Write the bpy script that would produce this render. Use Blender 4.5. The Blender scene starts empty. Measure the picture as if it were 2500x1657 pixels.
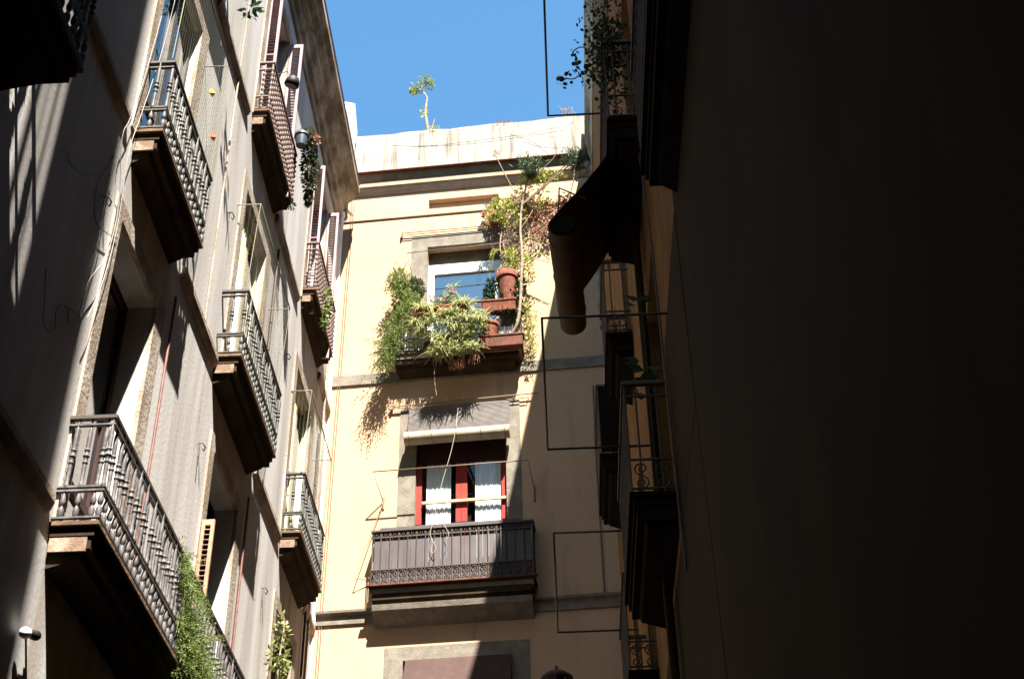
import bpy, math, random
from mathutils import Vector, Matrix
random.seed(7)
C = bpy.context.scene.collection
SC = bpy.context.scene

# ------------------------------------------------------------------ camera
M = ((0.99888714, -0.03994473, -0.02507796), (0.04393314, 0.59460031, 0.80282025), (-0.01715707, -0.80302857, 0.5956935))
camd = bpy.data.cameras.new("camera"); cam = bpy.data.objects.new("camera", camd); C.objects.link(cam)
camd.lens = 50; camd.sensor_width = 36; camd.clip_end = 3000; camd.clip_start = 0.05
cam.matrix_world = Matrix(((M[0][0], -M[0][1], -M[0][2], 0), (M[1][0], -M[1][1], -M[1][2], 0), (M[2][0], -M[2][1], -M[2][2], 1.6), (0, 0, 0, 1)))
SC.camera = cam

# ------------------------------------------------------------------ light
SUN = Vector((0.21, -0.60, 1.0)).normalized()
w = bpy.data.worlds.new("World"); SC.world = w; w.use_nodes = True
nt = w.node_tree; bg = nt.nodes["Background"]
sky = nt.nodes.new("ShaderNodeTexSky"); sky.sky_type = 'NISHITA'; sky.sun_disc = False
sky.sun_elevation = math.asin(SUN.z); sky.sun_rotation = math.atan2(SUN.x, SUN.y)
sky.air_density = 1.0; sky.dust_density = 0.6; sky.ozone_density = 1.6
tint = nt.nodes.new("ShaderNodeMix"); tint.data_type = 'RGBA'; tint.blend_type = 'MULTIPLY'; tint.inputs[0].default_value = 1; tint.inputs[7].default_value = (.62, 1.0, 1.06, 1)
nt.links.new(sky.outputs[0], tint.inputs[6]); nt.links.new(tint.outputs[2], bg.inputs[0]); bg.inputs[1].default_value = 0.060
sl = bpy.data.lights.new("sun", 'SUN'); sl.energy = 5.0; sl.angle = math.radians(0.53); sl.color = (1, .95, .87)
so = bpy.data.objects.new("sun", sl); C.objects.link(so); so.rotation_euler = SUN.to_track_quat('Z', 'Y').to_euler()
so.location = (10, -20, 60)
SC.view_settings.view_transform = 'Standard'; SC.view_settings.look = 'None'
SC.view_settings.exposure = 2.4; SC.view_settings.gamma = 1.0
SC.cycles.max_bounces = 5; SC.cycles.diffuse_bounces = 2; SC.cycles.transparent_max_bounces = 12

# ------------------------------------------------------------------ materials
def mat(name, col, rough=.8, spec=.3, metal=0, var=None, scale=3.0, stretch=(1, 1, 1), bump=0, bscale=60, fine=0.0, edge=(.42, .62), stain=None):
    m = bpy.data.materials.new(name); m.use_nodes = True
    n = m.node_tree; p = n.nodes["Principled BSDF"]; L = n.links.new
    p.inputs["Roughness"].default_value = rough; p.inputs["Metallic"].default_value = metal
    p.inputs["Specular IOR Level"].default_value = spec
    p.inputs["Base Color"].default_value = (*col, 1)
    tc = n.nodes.new("ShaderNodeTexCoord")
    if var:
        mp = n.nodes.new("ShaderNodeMapping"); mp.inputs["Scale"].default_value = stretch
        L(tc.outputs["Object"], mp.inputs[0])
        no = n.nodes.new("ShaderNodeTexNoise"); no.inputs["Scale"].default_value = scale; no.inputs["Detail"].default_value = 7; no.inputs["Roughness"].default_value = .62
        L(mp.outputs[0], no.inputs[0])
        r = n.nodes.new("ShaderNodeValToRGB"); r.color_ramp.elements[0].position = edge[0]; r.color_ramp.elements[1].position = edge[1]
        r.color_ramp.elements[0].color = (*var, 1); r.color_ramp.elements[1].color = (*col, 1)
        L(no.outputs[0], r.inputs[0]); out = r.outputs[0]
        if fine:
            n2 = n.nodes.new("ShaderNodeTexNoise"); n2.inputs["Scale"].default_value = 45; n2.inputs["Detail"].default_value = 5
            L(tc.outputs["Object"], n2.inputs[0])
            mr = n.nodes.new("ShaderNodeMapRange"); mr.inputs[1].default_value = .3; mr.inputs[2].default_value = .7; mr.inputs[3].default_value = 1 - fine; mr.inputs[4].default_value = 1 + fine
            L(n2.outputs[0], mr.inputs[0])
            vm = n.nodes.new("ShaderNodeVectorMath"); vm.operation = 'SCALE'; L(out, vm.inputs[0]); L(mr.outputs[0], vm.inputs["Scale"]); out = vm.outputs[0]
        L(out, p.inputs["Base Color"])
    if stain:
        ms = n.nodes.new('ShaderNodeMapping'); ms.inputs['Scale'].default_value = (1, 1, .12); L(tc.outputs['Object'], ms.inputs[0])
        ns = n.nodes.new('ShaderNodeTexNoise'); ns.inputs['Scale'].default_value = 2.6; ns.inputs['Detail'].default_value = 9; ns.inputs['Roughness'].default_value = .7; L(ms.outputs[0], ns.inputs[0])
        rs = n.nodes.new('ShaderNodeMapRange'); rs.inputs[1].default_value = .57; rs.inputs[2].default_value = .76; rs.inputs[3].default_value = 0; rs.inputs[4].default_value = 1; L(ns.outputs[0], rs.inputs[0])
        mm = n.nodes.new('ShaderNodeMix'); mm.data_type = 'RGBA'; L(rs.outputs[0], mm.inputs[0]); mm.inputs[7].default_value = (*stain, 1)
        L(p.inputs['Base Color'].links[0].from_socket, mm.inputs[6]); L(mm.outputs[2], p.inputs['Base Color'])
    if bump:
        nb = n.nodes.new("ShaderNodeTexNoise"); nb.inputs["Scale"].default_value = bscale; nb.inputs["Detail"].default_value = 6
        L(tc.outputs["Object"], nb.inputs[0])
        b = n.nodes.new("ShaderNodeBump"); b.inputs["Strength"].default_value = bump; b.inputs["Distance"].default_value = .02
        L(nb.outputs[0], b.inputs["Height"]); L(b.outputs[0], p.inputs["Normal"])
    return m
def leafmat(name, a, b, scale=9):
    m = mat(name, a, .55, .35, var=b, scale=scale, edge=(.35, .65))
    n = m.node_tree; p = n.nodes["Principled BSDF"]; o = n.nodes["Material Output"]
    t = n.nodes.new("ShaderNodeBsdfTranslucent"); mx = n.nodes.new("ShaderNodeMixShader"); mx.inputs[0].default_value = .35
    for l in list(n.links):
        if l.to_socket == p.inputs["Base Color"]: n.links.new(l.from_socket, t.inputs[0])
    n.links.new(p.outputs[0], mx.inputs[1]); n.links.new(t.outputs[0], mx.inputs[2]); n.links.new(mx.outputs[0], o.inputs[0])
    return m
K = {}
K['grey'] = mat("grey_render", (.53, .505, .48), .9, .15, var=(.38, .345, .31), scale=2.2, stretch=(1, 1.3, .09), bump=.12, bscale=26, fine=.06, edge=(.36, .6), stain=(.33, .26, .20))
K['cream'] = mat("cream_render", (.46, .312, .198), .9, .15, var=(.42, .278, .17), scale=1.2, stretch=(1, 1, .45), bump=.25, bscale=70, fine=.05, edge=(.32, .6), stain=(.26, .17, .115))
K['parapet'] = mat("stained_white_render", (.32, .28, .225), .9, .15, var=(.13, .108, .083), scale=5, stretch=(2.2, 1, .16), bump=.3, bscale=50, fine=.06, edge=(.30, .50))
K['trim'] = mat("cream_trim", (.40, .27, .185), .9, .15, var=(.33, .215, .14), scale=3, fine=.05)
K['soffit'] = mat("soffit_with_shade", (.15, .105, .06), .9, .15, var=(.1, .07, .04), scale=4, fine=.06)  # shadow under the parapet is deepened in this colour
K['stone'] = mat("grey_stone", (.20, .175, .14), .9, .2, var=(.15, .125, .097), scale=6, bump=.3, bscale=40, fine=.1)
K['stonegrey'] = mat("weathered_stone", (.40, .34, .28), .9, .2, var=(.25, .19, .14), scale=4, stretch=(1, 1, .35), bump=.4, bscale=30, fine=.1)
K['cornice'] = mat("weathered_cornice", (.40, .35, .29), .9, .15, var=(.16, .12, .085), scale=3.5, stretch=(1, .5, 1), bump=.3, fine=.1)
K['slab'] = mat("brown_slab", (.20, .125, .075), .9, .15, var=(.10, .06, .036), scale=5, bump=.4, bscale=30, fine=.15)
K['slabface'] = mat("tan_plaster", (.32, .235, .175), .9, .15, var=(.17, .11, .075), scale=9, bump=.3, fine=.1)
K['deepshade'] = mat('shade_black', (.016, .012, .008), .95, .05, var=(.011, .008, .006), scale=4)  # deep shade of the right-hand balconies put into a near-black colour
K['under'] = mat("dark_underside", (.045, .029, .017), .95, .1, var=(.028, .018, .011), scale=3, fine=.2)  # near-black brown, much darker than the slab
K['iron'] = mat("painted_grey_iron", (.125, .115, .116), .6, .3, var=(.06, .052, .05), scale=14, fine=.1)
K['irondark'] = mat("dark_iron", (.035, .03, .026), .6, .4, var=(.06, .035, .022), scale=12)
K['ironbrown'] = mat("brown_iron", (.17, .105, .085), .6, .35, var=(.10, .06, .048), scale=12)
K['ironmid'] = mat("grey_green_iron", (.085, .082, .07), .6, .35, var=(.05, .047, .04), scale=12)
K['mauve'] = mat("mauve_paint", (.36, .24, .25), .6, .3, var=(.29, .185, .19), scale=6)
K['brownwood'] = mat("brown_shutter_wood", (.40, .22, .14), .7, .3, var=(.28, .15, .1), scale=6)
K['dark'] = mat("dark_interior", (.012, .01, .008), .95, .05)
K['white'] = mat("white_paint", (.78, .77, .74), .5, .4, var=(.68, .66, .62), scale=5)
K['yellow'] = mat("pale_yellow_paint", (.60, .56, .33), .6, .3, var=(.5, .46, .27), scale=4)
K['redwood'] = mat("red_painted_wood", (.30, .028, .016), .6, .2, var=(.22, .02, .012), scale=8)
K['shadewood'] = mat('wood_with_shade', (.035, .013, .01), .7, .2, var=(.025, .009, .007), scale=6)  # shade inside the openings put into the wood colour
K['curtain'] = mat("white_net_curtain", (.70, .76, .74), .85, .1, var=(.62, .69, .67), scale=10)
K['terra'] = mat("terracotta", (.19, .058, .032), .85, .15, var=(.10, .036, .022), scale=11, fine=.15)
K['terradark'] = mat("old_terracotta", (.15, .05, .03), .8, .2, var=(.09, .032, .02), scale=7, fine=.08)
K['blind'] = mat("faded_blind_slats", (.17, .148, .138), .7, .2, var=(.13, .112, .102), scale=5)
K['roll'] = mat("rolled_blind", (.36, .31, .23), .7, .2, var=(.28, .235, .165), scale=6)
K['canvas'] = mat("brown_canvas", (.075, .045, .038), .85, .15, var=(.058, .035, .03), scale=4)
K['board'] = mat("brown_purple_boards", (.085, .066, .068), .6, .35, var=(.058, .045, .046), scale=5, stretch=(1, 1, .3))
K['woodbar'] = mat("pale_wood", (.50, .34, .17), .6, .3)
K['rope'] = mat("pale_rope", (.34, .30, .24), .8, .2)
K['net'] = mat("beige_wire", (.17, .155, .10), .6, .3)
K['wire'] = mat("thin_wire", (.20, .14, .09), .6, .3)
K['cable'] = mat("pale_cable", (.30, .28, .26), .6, .3)
K['black'] = mat("black_plastic", (.010, .010, .011), .6, .25)
K['bluepot'] = mat("dark_blue_glazed", (.05, .065, .085), .35, .5)
K['pipe'] = mat("redbrown_pipe", (.20, .085, .06), .5, .4, var=(.13, .055, .04), scale=10)
K['rbrown'] = mat("ochre_render", (.25, .135, .052), .95, .1, var=(.19, .10, .038), scale=2, bump=.3, fine=.08)
K['rdark'] = mat("brown_render_with_shade", (.036, .022, .007), .95, .1, var=(.022, .0135, .0045), scale=1.1, stretch=(1, 1, .5))  # right wall's deeper shade toward the viewer put into this colour
K['bamboo'] = mat("bamboo_blind", (.11, .066, .03), .8, .2, var=(.08, .047, .021), scale=5)
K['bambooD'] = mat("dark_canvas_blind", (.085, .05, .026), .85, .15, var=(.065, .038, .02), scale=5)
K['trunk'] = mat("pale_bark", (.30, .23, .17), .85, .2, var=(.18, .13, .09), scale=18)
K['twig'] = mat("dry_twig", (.30, .20, .13), .85, .2, var=(.2, .13, .08), scale=14)
K['asphalt'] = mat("paving_stone", (.05, .046, .042), .9, .2, var=(.035, .032, .03), scale=4, bump=.3)
K['tarp'] = mat("white_sheet", (.75, .74, .71), .6, .3)
K['fern'] = leafmat("feathery_green", (.21, .25, .065), (.09, .14, .03))
K['leaf'] = leafmat("bright_leaf", (.27, .29, .085), (.10, .15, .04))
K['leafdk'] = leafmat("dark_leaf", (.03, .06, .024), (.016, .034, .013))
K['leafolive'] = leafmat("olive_bush", (.06, .075, .02), (.03, .04, .012))
K['spider'] = leafmat("striped_blade", (.50, .48, .24), (.18, .22, .06), 40)
K['dry'] = leafmat("dry_leaf", (.36, .17, .10), (.24, .10, .055), 14)
K['drygrey'] = leafmat("dry_stems", (.40, .30, .22), (.24, .17, .12), 14)
K['yfern'] = leafmat("yellow_fern", (.38, .37, .07), (.2, .24, .04), 12)
K['pine'] = leafmat("pine_needles", (.06, .09, .03), (.03, .05, .018), 12)
K['pink'] = mat("pink_petal", (.62, .11, .24), .6, .3, var=(.7, .25, .3), scale=20)
K['yellowpl'] = mat("yellow_plastic", (.55, .45, .04), .5, .3)
K['orange'] = mat("orange_plastic", (.6, .12, .03), .5, .3)
def glass(name, col, rough=.02):
    m = mat(name, col, rough, 1.0); p = m.node_tree.nodes["Principled BSDF"]; p.inputs["IOR"].default_value = 2.2
    return m
K['glass'] = glass("window_glass", (.012, .016, .02))
def clearglass():
    m = bpy.data.materials.new("clear_pane"); m.use_nodes = True; m.use_transparent_shadow = True; n = m.node_tree
    t = n.nodes.new("ShaderNodeBsdfTransparent"); g = n.nodes.new("ShaderNodeBsdfGlossy"); g.inputs["Roughness"].default_value = .01
    lw = n.nodes.new("ShaderNodeLayerWeight"); pw = n.nodes.new("ShaderNodeMath"); pw.operation = 'POWER'; pw.inputs[1].default_value = 4; n.links.new(lw.outputs[1], pw.inputs[0])
    f = n.nodes.new("ShaderNodeMath"); f.operation = 'MULTIPLY_ADD'; f.inputs[1].default_value = .8; f.inputs[2].default_value = .05; n.links.new(pw.outputs[0], f.inputs[0])
    mx = n.nodes.new("ShaderNodeMixShader"); n.links.new(f.outputs[0], mx.inputs[0]); n.links.new(t.outputs[0], mx.inputs[1]); n.links.new(g.outputs[0], mx.inputs[2])
    n.links.new(mx.outputs[0], n.nodes["Material Output"].inputs[0]); return m
K['clear'] = clearglass()

# ------------------------------------------------------------------ frames: (along wall u, out of wall o, up z) -> world
class Fr:
    def __init__(s, org, U, O): s.org, s.U, s.O = Vector(org), Vector(U), Vector(O)
    def P(s, u, o, z): return s.org + s.U * u + s.O * o + Vector((0, 0, z))
XL, XR, D = -3.447, .883, 18.288
a4 = math.radians(4)
FL = Fr((XL, 0, 0), (0, 1, 0), (1, 0, 0))
FF = Fr((XL, D, 0), (math.cos(a4), -math.sin(a4), 0), (-math.sin(a4), -math.cos(a4), 0))
FRr = Fr((XR, 0, 0), (0, 1, 0), (-1, 0, 0))
FW = Fr((0, 0, 0), (1, 0, 0), (0, 1, 0))

class MB:
    def __init__(s, fr=FW): s.v, s.f, s.fr, s.sm = [], [], fr, []
    def add(s, pts, faces, smooth=False):
        b = len(s.v); s.v += [Vector(p) for p in pts]
        for f in faces: s.f.append([b + i for i in f]); s.sm.append(smooth)
    def box(s, u0, u1, o0, o1, z0, z1):
        P = s.fr.P
        pts = [P(u, o, z) for z in (z0, z1) for o in (o0, o1) for u in (u0, u1)]
        s.add(pts, [(0, 1, 3, 2), (4, 6, 7, 5), (0, 4, 5, 1), (2, 3, 7, 6), (0, 2, 6, 4), (1, 5, 7, 3)])
    def quad(s, *uoz): s.add([s.fr.P(*p) for p in uoz], [tuple(range(len(uoz)))])
    def prism(s, prof, u0, u1):   # prof: list of (o,z) extruded along u
        n = len(prof); P = s.fr.P
        pts = [P(u0, o, z) for o, z in prof] + [P(u1, o, z) for o, z in prof]
        s.add(pts, [(i, (i + 1) % n, n + (i + 1) % n, n + i) for i in range(n)] + [tuple(range(n))[::-1], tuple(range(n, 2 * n))])
    def tube(s, path, r, n=5, loc=True, closed=False, smooth=True):
        p = [s.fr.P(*q) for q in path] if loc else [Vector(q) for q in path]
        N = len(p); rs = r if isinstance(r, (list, tuple)) else [r] * N
        pts = []; ref = None
        for i in range(N):
            t = (p[(i + 1) % N] - p[i - 1]) if closed else (p[min(i + 1, N - 1)] - p[max(i - 1, 0)])
            if t.length < 1e-9: t = Vector((0, 0, 1))
            t.normalize()
            if ref is None: ref = t.orthogonal().normalized()
            ref = (ref - t * ref.dot(t))
            ref = ref.normalized() if ref.length > 1e-6 else t.orthogonal().normalized()
            bn = t.cross(ref)
            pts += [p[i] + (ref * math.cos(2 * math.pi * k / n) + bn * math.sin(2 * math.pi * k / n)) * rs[i] for k in range(n)]
        fs = []
        for i in range(N if closed else N - 1):
            j = (i + 1) % N
            fs += [(i * n + k, i * n + (k + 1) % n, j * n + (k + 1) % n, j * n + k) for k in range(n)]
        s.add(pts, fs, smooth)
        if not closed: s.add([pts[k] for k in range(n)][::-1] , [tuple(range(n))]); s.add(pts[-n:], [tuple(range(n))])
    def lathe(s, prof, c, n=8, axis=(0, 0, 1), smooth=True):   # prof list (r,h)
        ax = Vector(axis).normalized(); a = ax.orthogonal().normalized(); b = ax.cross(a); c = Vector(c)
        pts = []
        for r, h in prof: pts += [c + ax * h + (a * math.cos(2 * math.pi * k / n) + b * math.sin(2 * math.pi * k / n)) * r for k in range(n)]
        fs = [(i * n + k, i * n + (k + 1) % n, (i + 1) * n + (k + 1) % n, (i + 1) * n + k) for i in range(len(prof) - 1) for k in range(n)]
        s.add(pts, fs, smooth); s.add(pts[:n][::-1], [tuple(range(n))]); s.add(pts[-n:], [tuple(range(n))])
    def leaf(s, p, d, L, W, fold=.25):
        d = Vector(d); d = d.normalized() if d.length > 1e-6 else Vector((0, 0, 1))
        sd = d.cross(Vector((random.uniform(-1, 1), random.uniform(-1, 1), random.uniform(-1, 1))))
        if sd.length < 1e-4: sd = d.orthogonal()
        sd.normalize(); up = sd.cross(d); p = Vector(p)
        s.add([p, p + d * L * .45 + sd * W + up * W * fold, p + d * L, p + d * L * .45 - sd * W + up * W * fold], [(0, 1, 2), (0, 2, 3)])
    def blade(s, p, d, L, W, droop, seg=5):
        p = Vector(p); d = Vector(d).normalized(); sd = d.cross(Vector((0, 0, 1)))
        sd = sd.normalized() if sd.length > 1e-3 else Vector((1, 0, 0))
        pts = []
        for i in range(seg + 1):
            t = i / seg; wv = W * (1 - t) ** .6 * (.5 + t if t < .5 else 1)
            q = p + d * L * t + Vector((0, 0, -droop * L * t * t))
            pts += [q + sd * wv, q - sd * wv]
        s.add(pts, [(2 * i, 2 * i + 1, 2 * i + 3, 2 * i + 2) for i in range(seg)])
    def cloud(s, blobs, n, L, W=None, hang=0.0):
        for _ in range(n):
            c, r = random.choice(blobs)
            while True:
                q = Vector((random.uniform(-1, 1), random.uniform(-1, 1), random.uniform(-1, 1)))
                if q.length <= 1: break
            p = Vector(c) + Vector((q.x * r[0], q.y * r[1], q.z * r[2]))
            l = L * random.uniform(.6, 1.3)
            s.leaf(p, q + Vector((random.uniform(-.8, .8), random.uniform(-.8, .8), random.uniform(-.8, .8) - hang)), l, (W or L * .25) * random.uniform(.7, 1.2))

def frond(q, base, d, L, droop, n, lL, W):
    base = Vector(base); d = Vector(d).normalized()
    P_ = [base + d * L * t + Vector((0, 0, -droop * L * t * t)) for t in (i / 7 for i in range(8))]
    for k in range(n):
        t = (k + random.random()) / n * 6.999; i = int(t); p = P_[i].lerp(P_[i + 1], t - i); ax = (P_[i + 1] - P_[i]).normalized()
        v = Vector((random.gauss(0, 1), random.gauss(0, 1), random.gauss(0, 1))); v = (v - ax * v.dot(ax)); f = 1 - .7 * abs(2 * t / 7 - .8)
        q.leaf(p + v.normalized() * .012, v.normalized() + ax * .7, lL * f * random.uniform(.7, 1.3), W)
def fronds(q, fr, line, n, L, droop, k, lL, W, out=(0, .5, -.2), spread=.5, jit=.06):
    for _ in range(n):
        t = random.random() * (len(line) - 1); i = int(t); a, b = Vector(line[i]), Vector(line[i + 1]); c = a.lerp(b, t - i)
        c = fr.P(c.x + random.gauss(0, jit), c.y + random.gauss(0, .04), c.z + random.gauss(0, jit))
        o = Vector((out[0] + random.gauss(0, spread), out[1] + abs(random.gauss(0, spread * .5)), out[2] + random.gauss(0, spread)))
        frond(q, c, fr.U * o.x + fr.O * o.y + Vector((0, 0, o.z)), L * random.uniform(.6, 1.3), droop * random.uniform(.6, 1.3), k, lL, W)
def wl(o):
    v = Vector(o.location); p = o.parent
    while p: v += Vector(p.location); p = p.parent
    return v
def obj(name, mb, m, parent=None, label=None, loc=None):
    me = bpy.data.meshes.new(name); o = bpy.data.objects.new(name, me); C.objects.link(o)
    if parent: o.parent = parent
    if loc is not None: o.location = loc
    off = wl(o)
    me.from_pydata([tuple(v - off) for v in mb.v], [], mb.f)
    me.polygons.foreach_set("use_smooth", mb.sm)
    me.materials.append(K[m] if isinstance(m, str) else m)
    me.update()
    if label: o['label'] = label
    return o
def tag(o, label, cat, group=None):
    o['label'] = label; o['category'] = cat
    if group: o['group'] = group
    return o
def thing(name, label, cat, loc, group=None):
    o = bpy.data.objects.new(name, None); C.objects.link(o); o.location = loc; o.empty_display_size = .2
    return tag(o, label, cat, group)
def single(name, mb, m, label, cat, group=None):
    c = sum(mb.v, Vector()) / len(mb.v); c.z = min(v.z for v in mb.v)
    return tag(obj(name, mb, m, loc=c), label, cat, group)
def struct(name, mb, m):
    o = obj(name, mb, m); o['kind'] = 'structure'; return o
def put(mesh_o, name, parent, wpos, mats=None):   # an instance that shares mesh data
    o = mesh_o.copy(); o.name = name; C.objects.link(o); o.parent = parent; o.location = Vector(wpos) - wl(parent); return o

def wall(fr, u0, u1, z0, z1, holes, depth=.3):
    mb = MB(fr)
    us = sorted({u0, u1, *[h[0] for h in holes], *[h[1] for h in holes]}); zs = sorted({z0, z1, *[h[2] for h in holes], *[h[3] for h in holes]})
    for i in range(len(us) - 1):
        for j in range(len(zs) - 1):
            cu, cz = (us[i] + us[i + 1]) / 2, (zs[j] + zs[j + 1]) / 2
            if any(h[0] < cu < h[1] and h[2] < cz < h[3] for h in holes): continue
            mb.quad((us[i], 0, zs[j]), (us[i + 1], 0, zs[j]), (us[i + 1], 0, zs[j + 1]), (us[i], 0, zs[j + 1]))
    for h in holes:
        d = -(h[4] if len(h) > 4 else depth); a, b, c, e = h[:4]
        mb.quad((a, 0, c), (a, d, c), (a, d, e), (a, 0, e)); mb.quad((b, 0, c), (b, 0, e), (b, d, e), (b, d, c))
        mb.quad((a, 0, e), (a, d, e), (b, d, e), (b, 0, e)); mb.quad((a, 0, c), (b, 0, c), (b, d, c), (a, d, c))
        if len(h) > 4: mb.quad((a, d, c), (b, d, c), (b, d, e), (a, d, e))
    return mb
def shell(mb, u0, u1, depth, z0, z1):   # back, ends and top of a building, behind its street wall
    mb.quad((u0, -depth, z0), (u0, -depth, z1), (u1, -depth, z1), (u1, -depth, z0))
    mb.quad((u0, 0, z0), (u0, 0, z1), (u0, -depth, z1), (u0, -depth, z0)); mb.quad((u1, 0, z0), (u1, -depth, z0), (u1, -depth, z1), (u1, 0, z1))
    mb.quad((u0, 0, z1), (u1, 0, z1), (u1, -depth, z1), (u0, -depth, z1))

# ------------------------------------------------------------------ ground
g = MB(); g.quad((-400, -400, 0), (400, -400, 0), (400, 400, 0), (-400, 400, 0)); struct("ground", g, 'asphalt')

# ------------------------------------------------------------------ iron balconies
def ring(r, h): return [(r * .7, h), (r, h + .006), (r, h + .014), (r * .7, h + .02)]
EGG = [(.008, .0), (.014, .03), (.023, .05), (.029, .085), (.026, .115), (.013, .135), (.011, .145), (.021, .155), (.027, .185), (.019, .22), (.008, .26), (.008, .29)]
SHAFT = [(.012, .29), (.022, .31), (.024, .33), (.016, .35), (.018, .42), (.020, .50), *ring(.026, .515), (.019, .55), *ring(.03, .575), (.02, .61), *ring(.026, .63), (.019, .66), (.021, .75), (.019, .82), (.014, .845), (.010, .87), (.010, .93)]
KNOB = [(.010, 0)] + [q for h in (.05, .13, .21, .30, .40, .50, .60, .70, .79) for q in [(.012, h - .03), (.028, h), (.028, h + .012), (.012, h + .04)]] + [(.012, .93)]
PLAIN = [(.008, 0), (.008, .93)]
PROTO = {}
def proto(kind, prof, m):
    if (kind, m) not in PROTO:
        mb = MB(); mb.lathe(prof, (0, 0, 0), 8 if kind != 'plain' else 5)
        me = bpy.data.meshes.new(kind); me.from_pydata([tuple(v) for v in mb.v], [], mb.f); me.polygons.foreach_set("use_smooth", mb.sm); me.materials.append(K[m]); PROTO[(kind, m)] = me
    return PROTO[(kind, m)]
def urail(fr, u0, u1, o, z0, z1, hw, ends=(1, 1)):
    mb = MB(fr)
    mb.box(u0 - hw, u1 + hw, o - hw, o + hw, z0, z1)
    if ends[0]: mb.box(u0 - hw, u0 + hw, .0, o - hw, z0, z1)
    if ends[1]: mb.box(u1 - hw, u1 + hw, .0, o - hw, z0, z1)
    return mb
def spiral(c, r, turns, ph, sgn, n=22):
    return [(c[0] + r * (1 - .82 * i / n) * math.cos(ph + sgn * turns * 2 * math.pi * i / n), c[1] + r * (1 - .82 * i / n) * math.sin(ph + sgn * turns * 2 * math.pi * i / n)) for i in range(n + 1)]
def balcony(fr, u0, u1, zf, o, label, style='egg', m='iron', n_end=3, group=None, sp=.115, face='slabface', h=.95, slabm='slab', mould='under', underm='under'):
    t = thing("iron_balcony", label, "balcony", fr.P((u0 + u1) / 2, 0, zf - .3), group)
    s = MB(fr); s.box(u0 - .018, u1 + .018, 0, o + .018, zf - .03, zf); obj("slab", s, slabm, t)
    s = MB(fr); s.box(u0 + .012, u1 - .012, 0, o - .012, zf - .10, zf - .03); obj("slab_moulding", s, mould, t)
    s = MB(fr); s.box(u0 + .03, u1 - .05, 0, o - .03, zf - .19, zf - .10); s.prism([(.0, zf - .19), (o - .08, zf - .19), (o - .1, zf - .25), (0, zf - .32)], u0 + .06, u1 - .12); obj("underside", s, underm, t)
    s = MB(fr); s.box(u0 + .016, u0 + .031, .01, o - .055, zf - .215, zf - .11); obj("end_block", s, face, t)
    oi = o - .004; a, b = u0 + .006, u1 - .006; sc = h / .95
    obj("top_rail", urail(fr, a, b, oi, zf + .925 * sc, zf + .955 * sc, .022), 'irondark' if style != 'knob' else m, t)
    pts = []
    ne = n_end
    for k in range(ne): 
        oo = oi * (k + .5) / (ne + .0)
        pts += [(a, oo), (b, oo)]
    nf = max(3, round((b - a) / sp))
    pts += [(a + (b - a) * k / nf, oi) for k in range(nf + 1)]
    if style == 'egg':
        for zz in (.03, .265, .30, .865): obj("rail", urail(fr, a, b, oi, zf + zz * sc, zf + (zz + .016) * sc, .015), m, t)
        for u, oo in pts:
            e = bpy.data.objects.new("baluster", proto('shaft', SHAFT, m)); C.objects.link(e); e.parent = t; e.location = fr.P(u, oo, zf) - wl(t); e.scale = (.84 * random.uniform(.95, 1.05), .84, sc); e.rotation_euler = (random.gauss(0, .012), random.gauss(0, .012), random.uniform(0, 6))
            e2 = bpy.data.objects.new("baluster_foot", proto('egg', EGG, m)); C.objects.link(e2); e2.parent = e
    elif style == 'knob':
        for zz in (.03, .26, .8): obj("rail", urail(fr, a, b, oi, zf + zz * sc, zf + zz * sc + .016, .013), m, t)
        for u, oo in pts:
            e = bpy.data.objects.new("baluster", proto('knob', KNOB, m)); C.objects.link(e); e.parent = t; e.location = fr.P(u, oo, zf) - wl(t); e.scale = (1, 1, sc)
    else:
        for zz in (.03, .27, .82): obj("rail", urail(fr, a, b, oi, zf + zz * sc, zf + zz * sc + .012, .009), m, t)
        for u, oo in pts:
            e = bpy.data.objects.new("bar", proto('plain', PLAIN, m)); C.objects.link(e); e.parent = t; e.location = fr.P(u, oo, zf) - wl(t); e.scale = (1, 1, sc)
        # scrolls between the bars
        for k in range(nf):
            u = a + (b - a) * (k + .5) / nf; sg = 1 if k % 2 == 0 else 1
            q = MB(fr); r = min(.058, (b - a) / nf * .46)
            s1 = spiral((u - .006, zf + .205 * sc), r, 1.6, -math.pi / 2, 1); s2 = spiral((u + .006, zf + .085 * sc), r * .9, 1.6, math.pi / 2, 1)
            q.tube([(x, oi, z) for x, z in (s1[::-1] + s2)], .0065, 4)
            obj("scroll", q, m, t)
            for dx in (-.25, .25):
                q = MB(fr); q.tube([(u + dx * (b - a) / nf + .022 * math.cos(i / 10 * 6.283), oi, zf + .875 * sc + .024 * math.sin(i / 10 * 6.283)) for i in range(10)], .006, 4, closed=True)
                obj("ring_ornament", q, m, t)
        for uu in (a, b):
            for k in range(2):
                q = MB(fr); oo = oi * (k + .5) / 2; r = min(.055, oi / 4.4)
                s1 = spiral((oo, zf + .2 * sc), r, 1.6, -math.pi / 2, 1); s2 = spiral((oo, zf + .085 * sc), r, 1.6, math.pi / 2, 1)
                q.tube([(uu, x, z) for x, z in (s1[::-1] + s2)], .0065, 4); obj("scroll", q, m, t)
                q = MB(fr); q.tube([(uu, oo + .022 * math.cos(i / 10 * 6.283), zf + .875 * sc + .024 * math.sin(i / 10 * 6.283)) for i in range(10)], .006, 4, closed=True); obj("ring_ornament", q, m, t)
    return t

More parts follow.
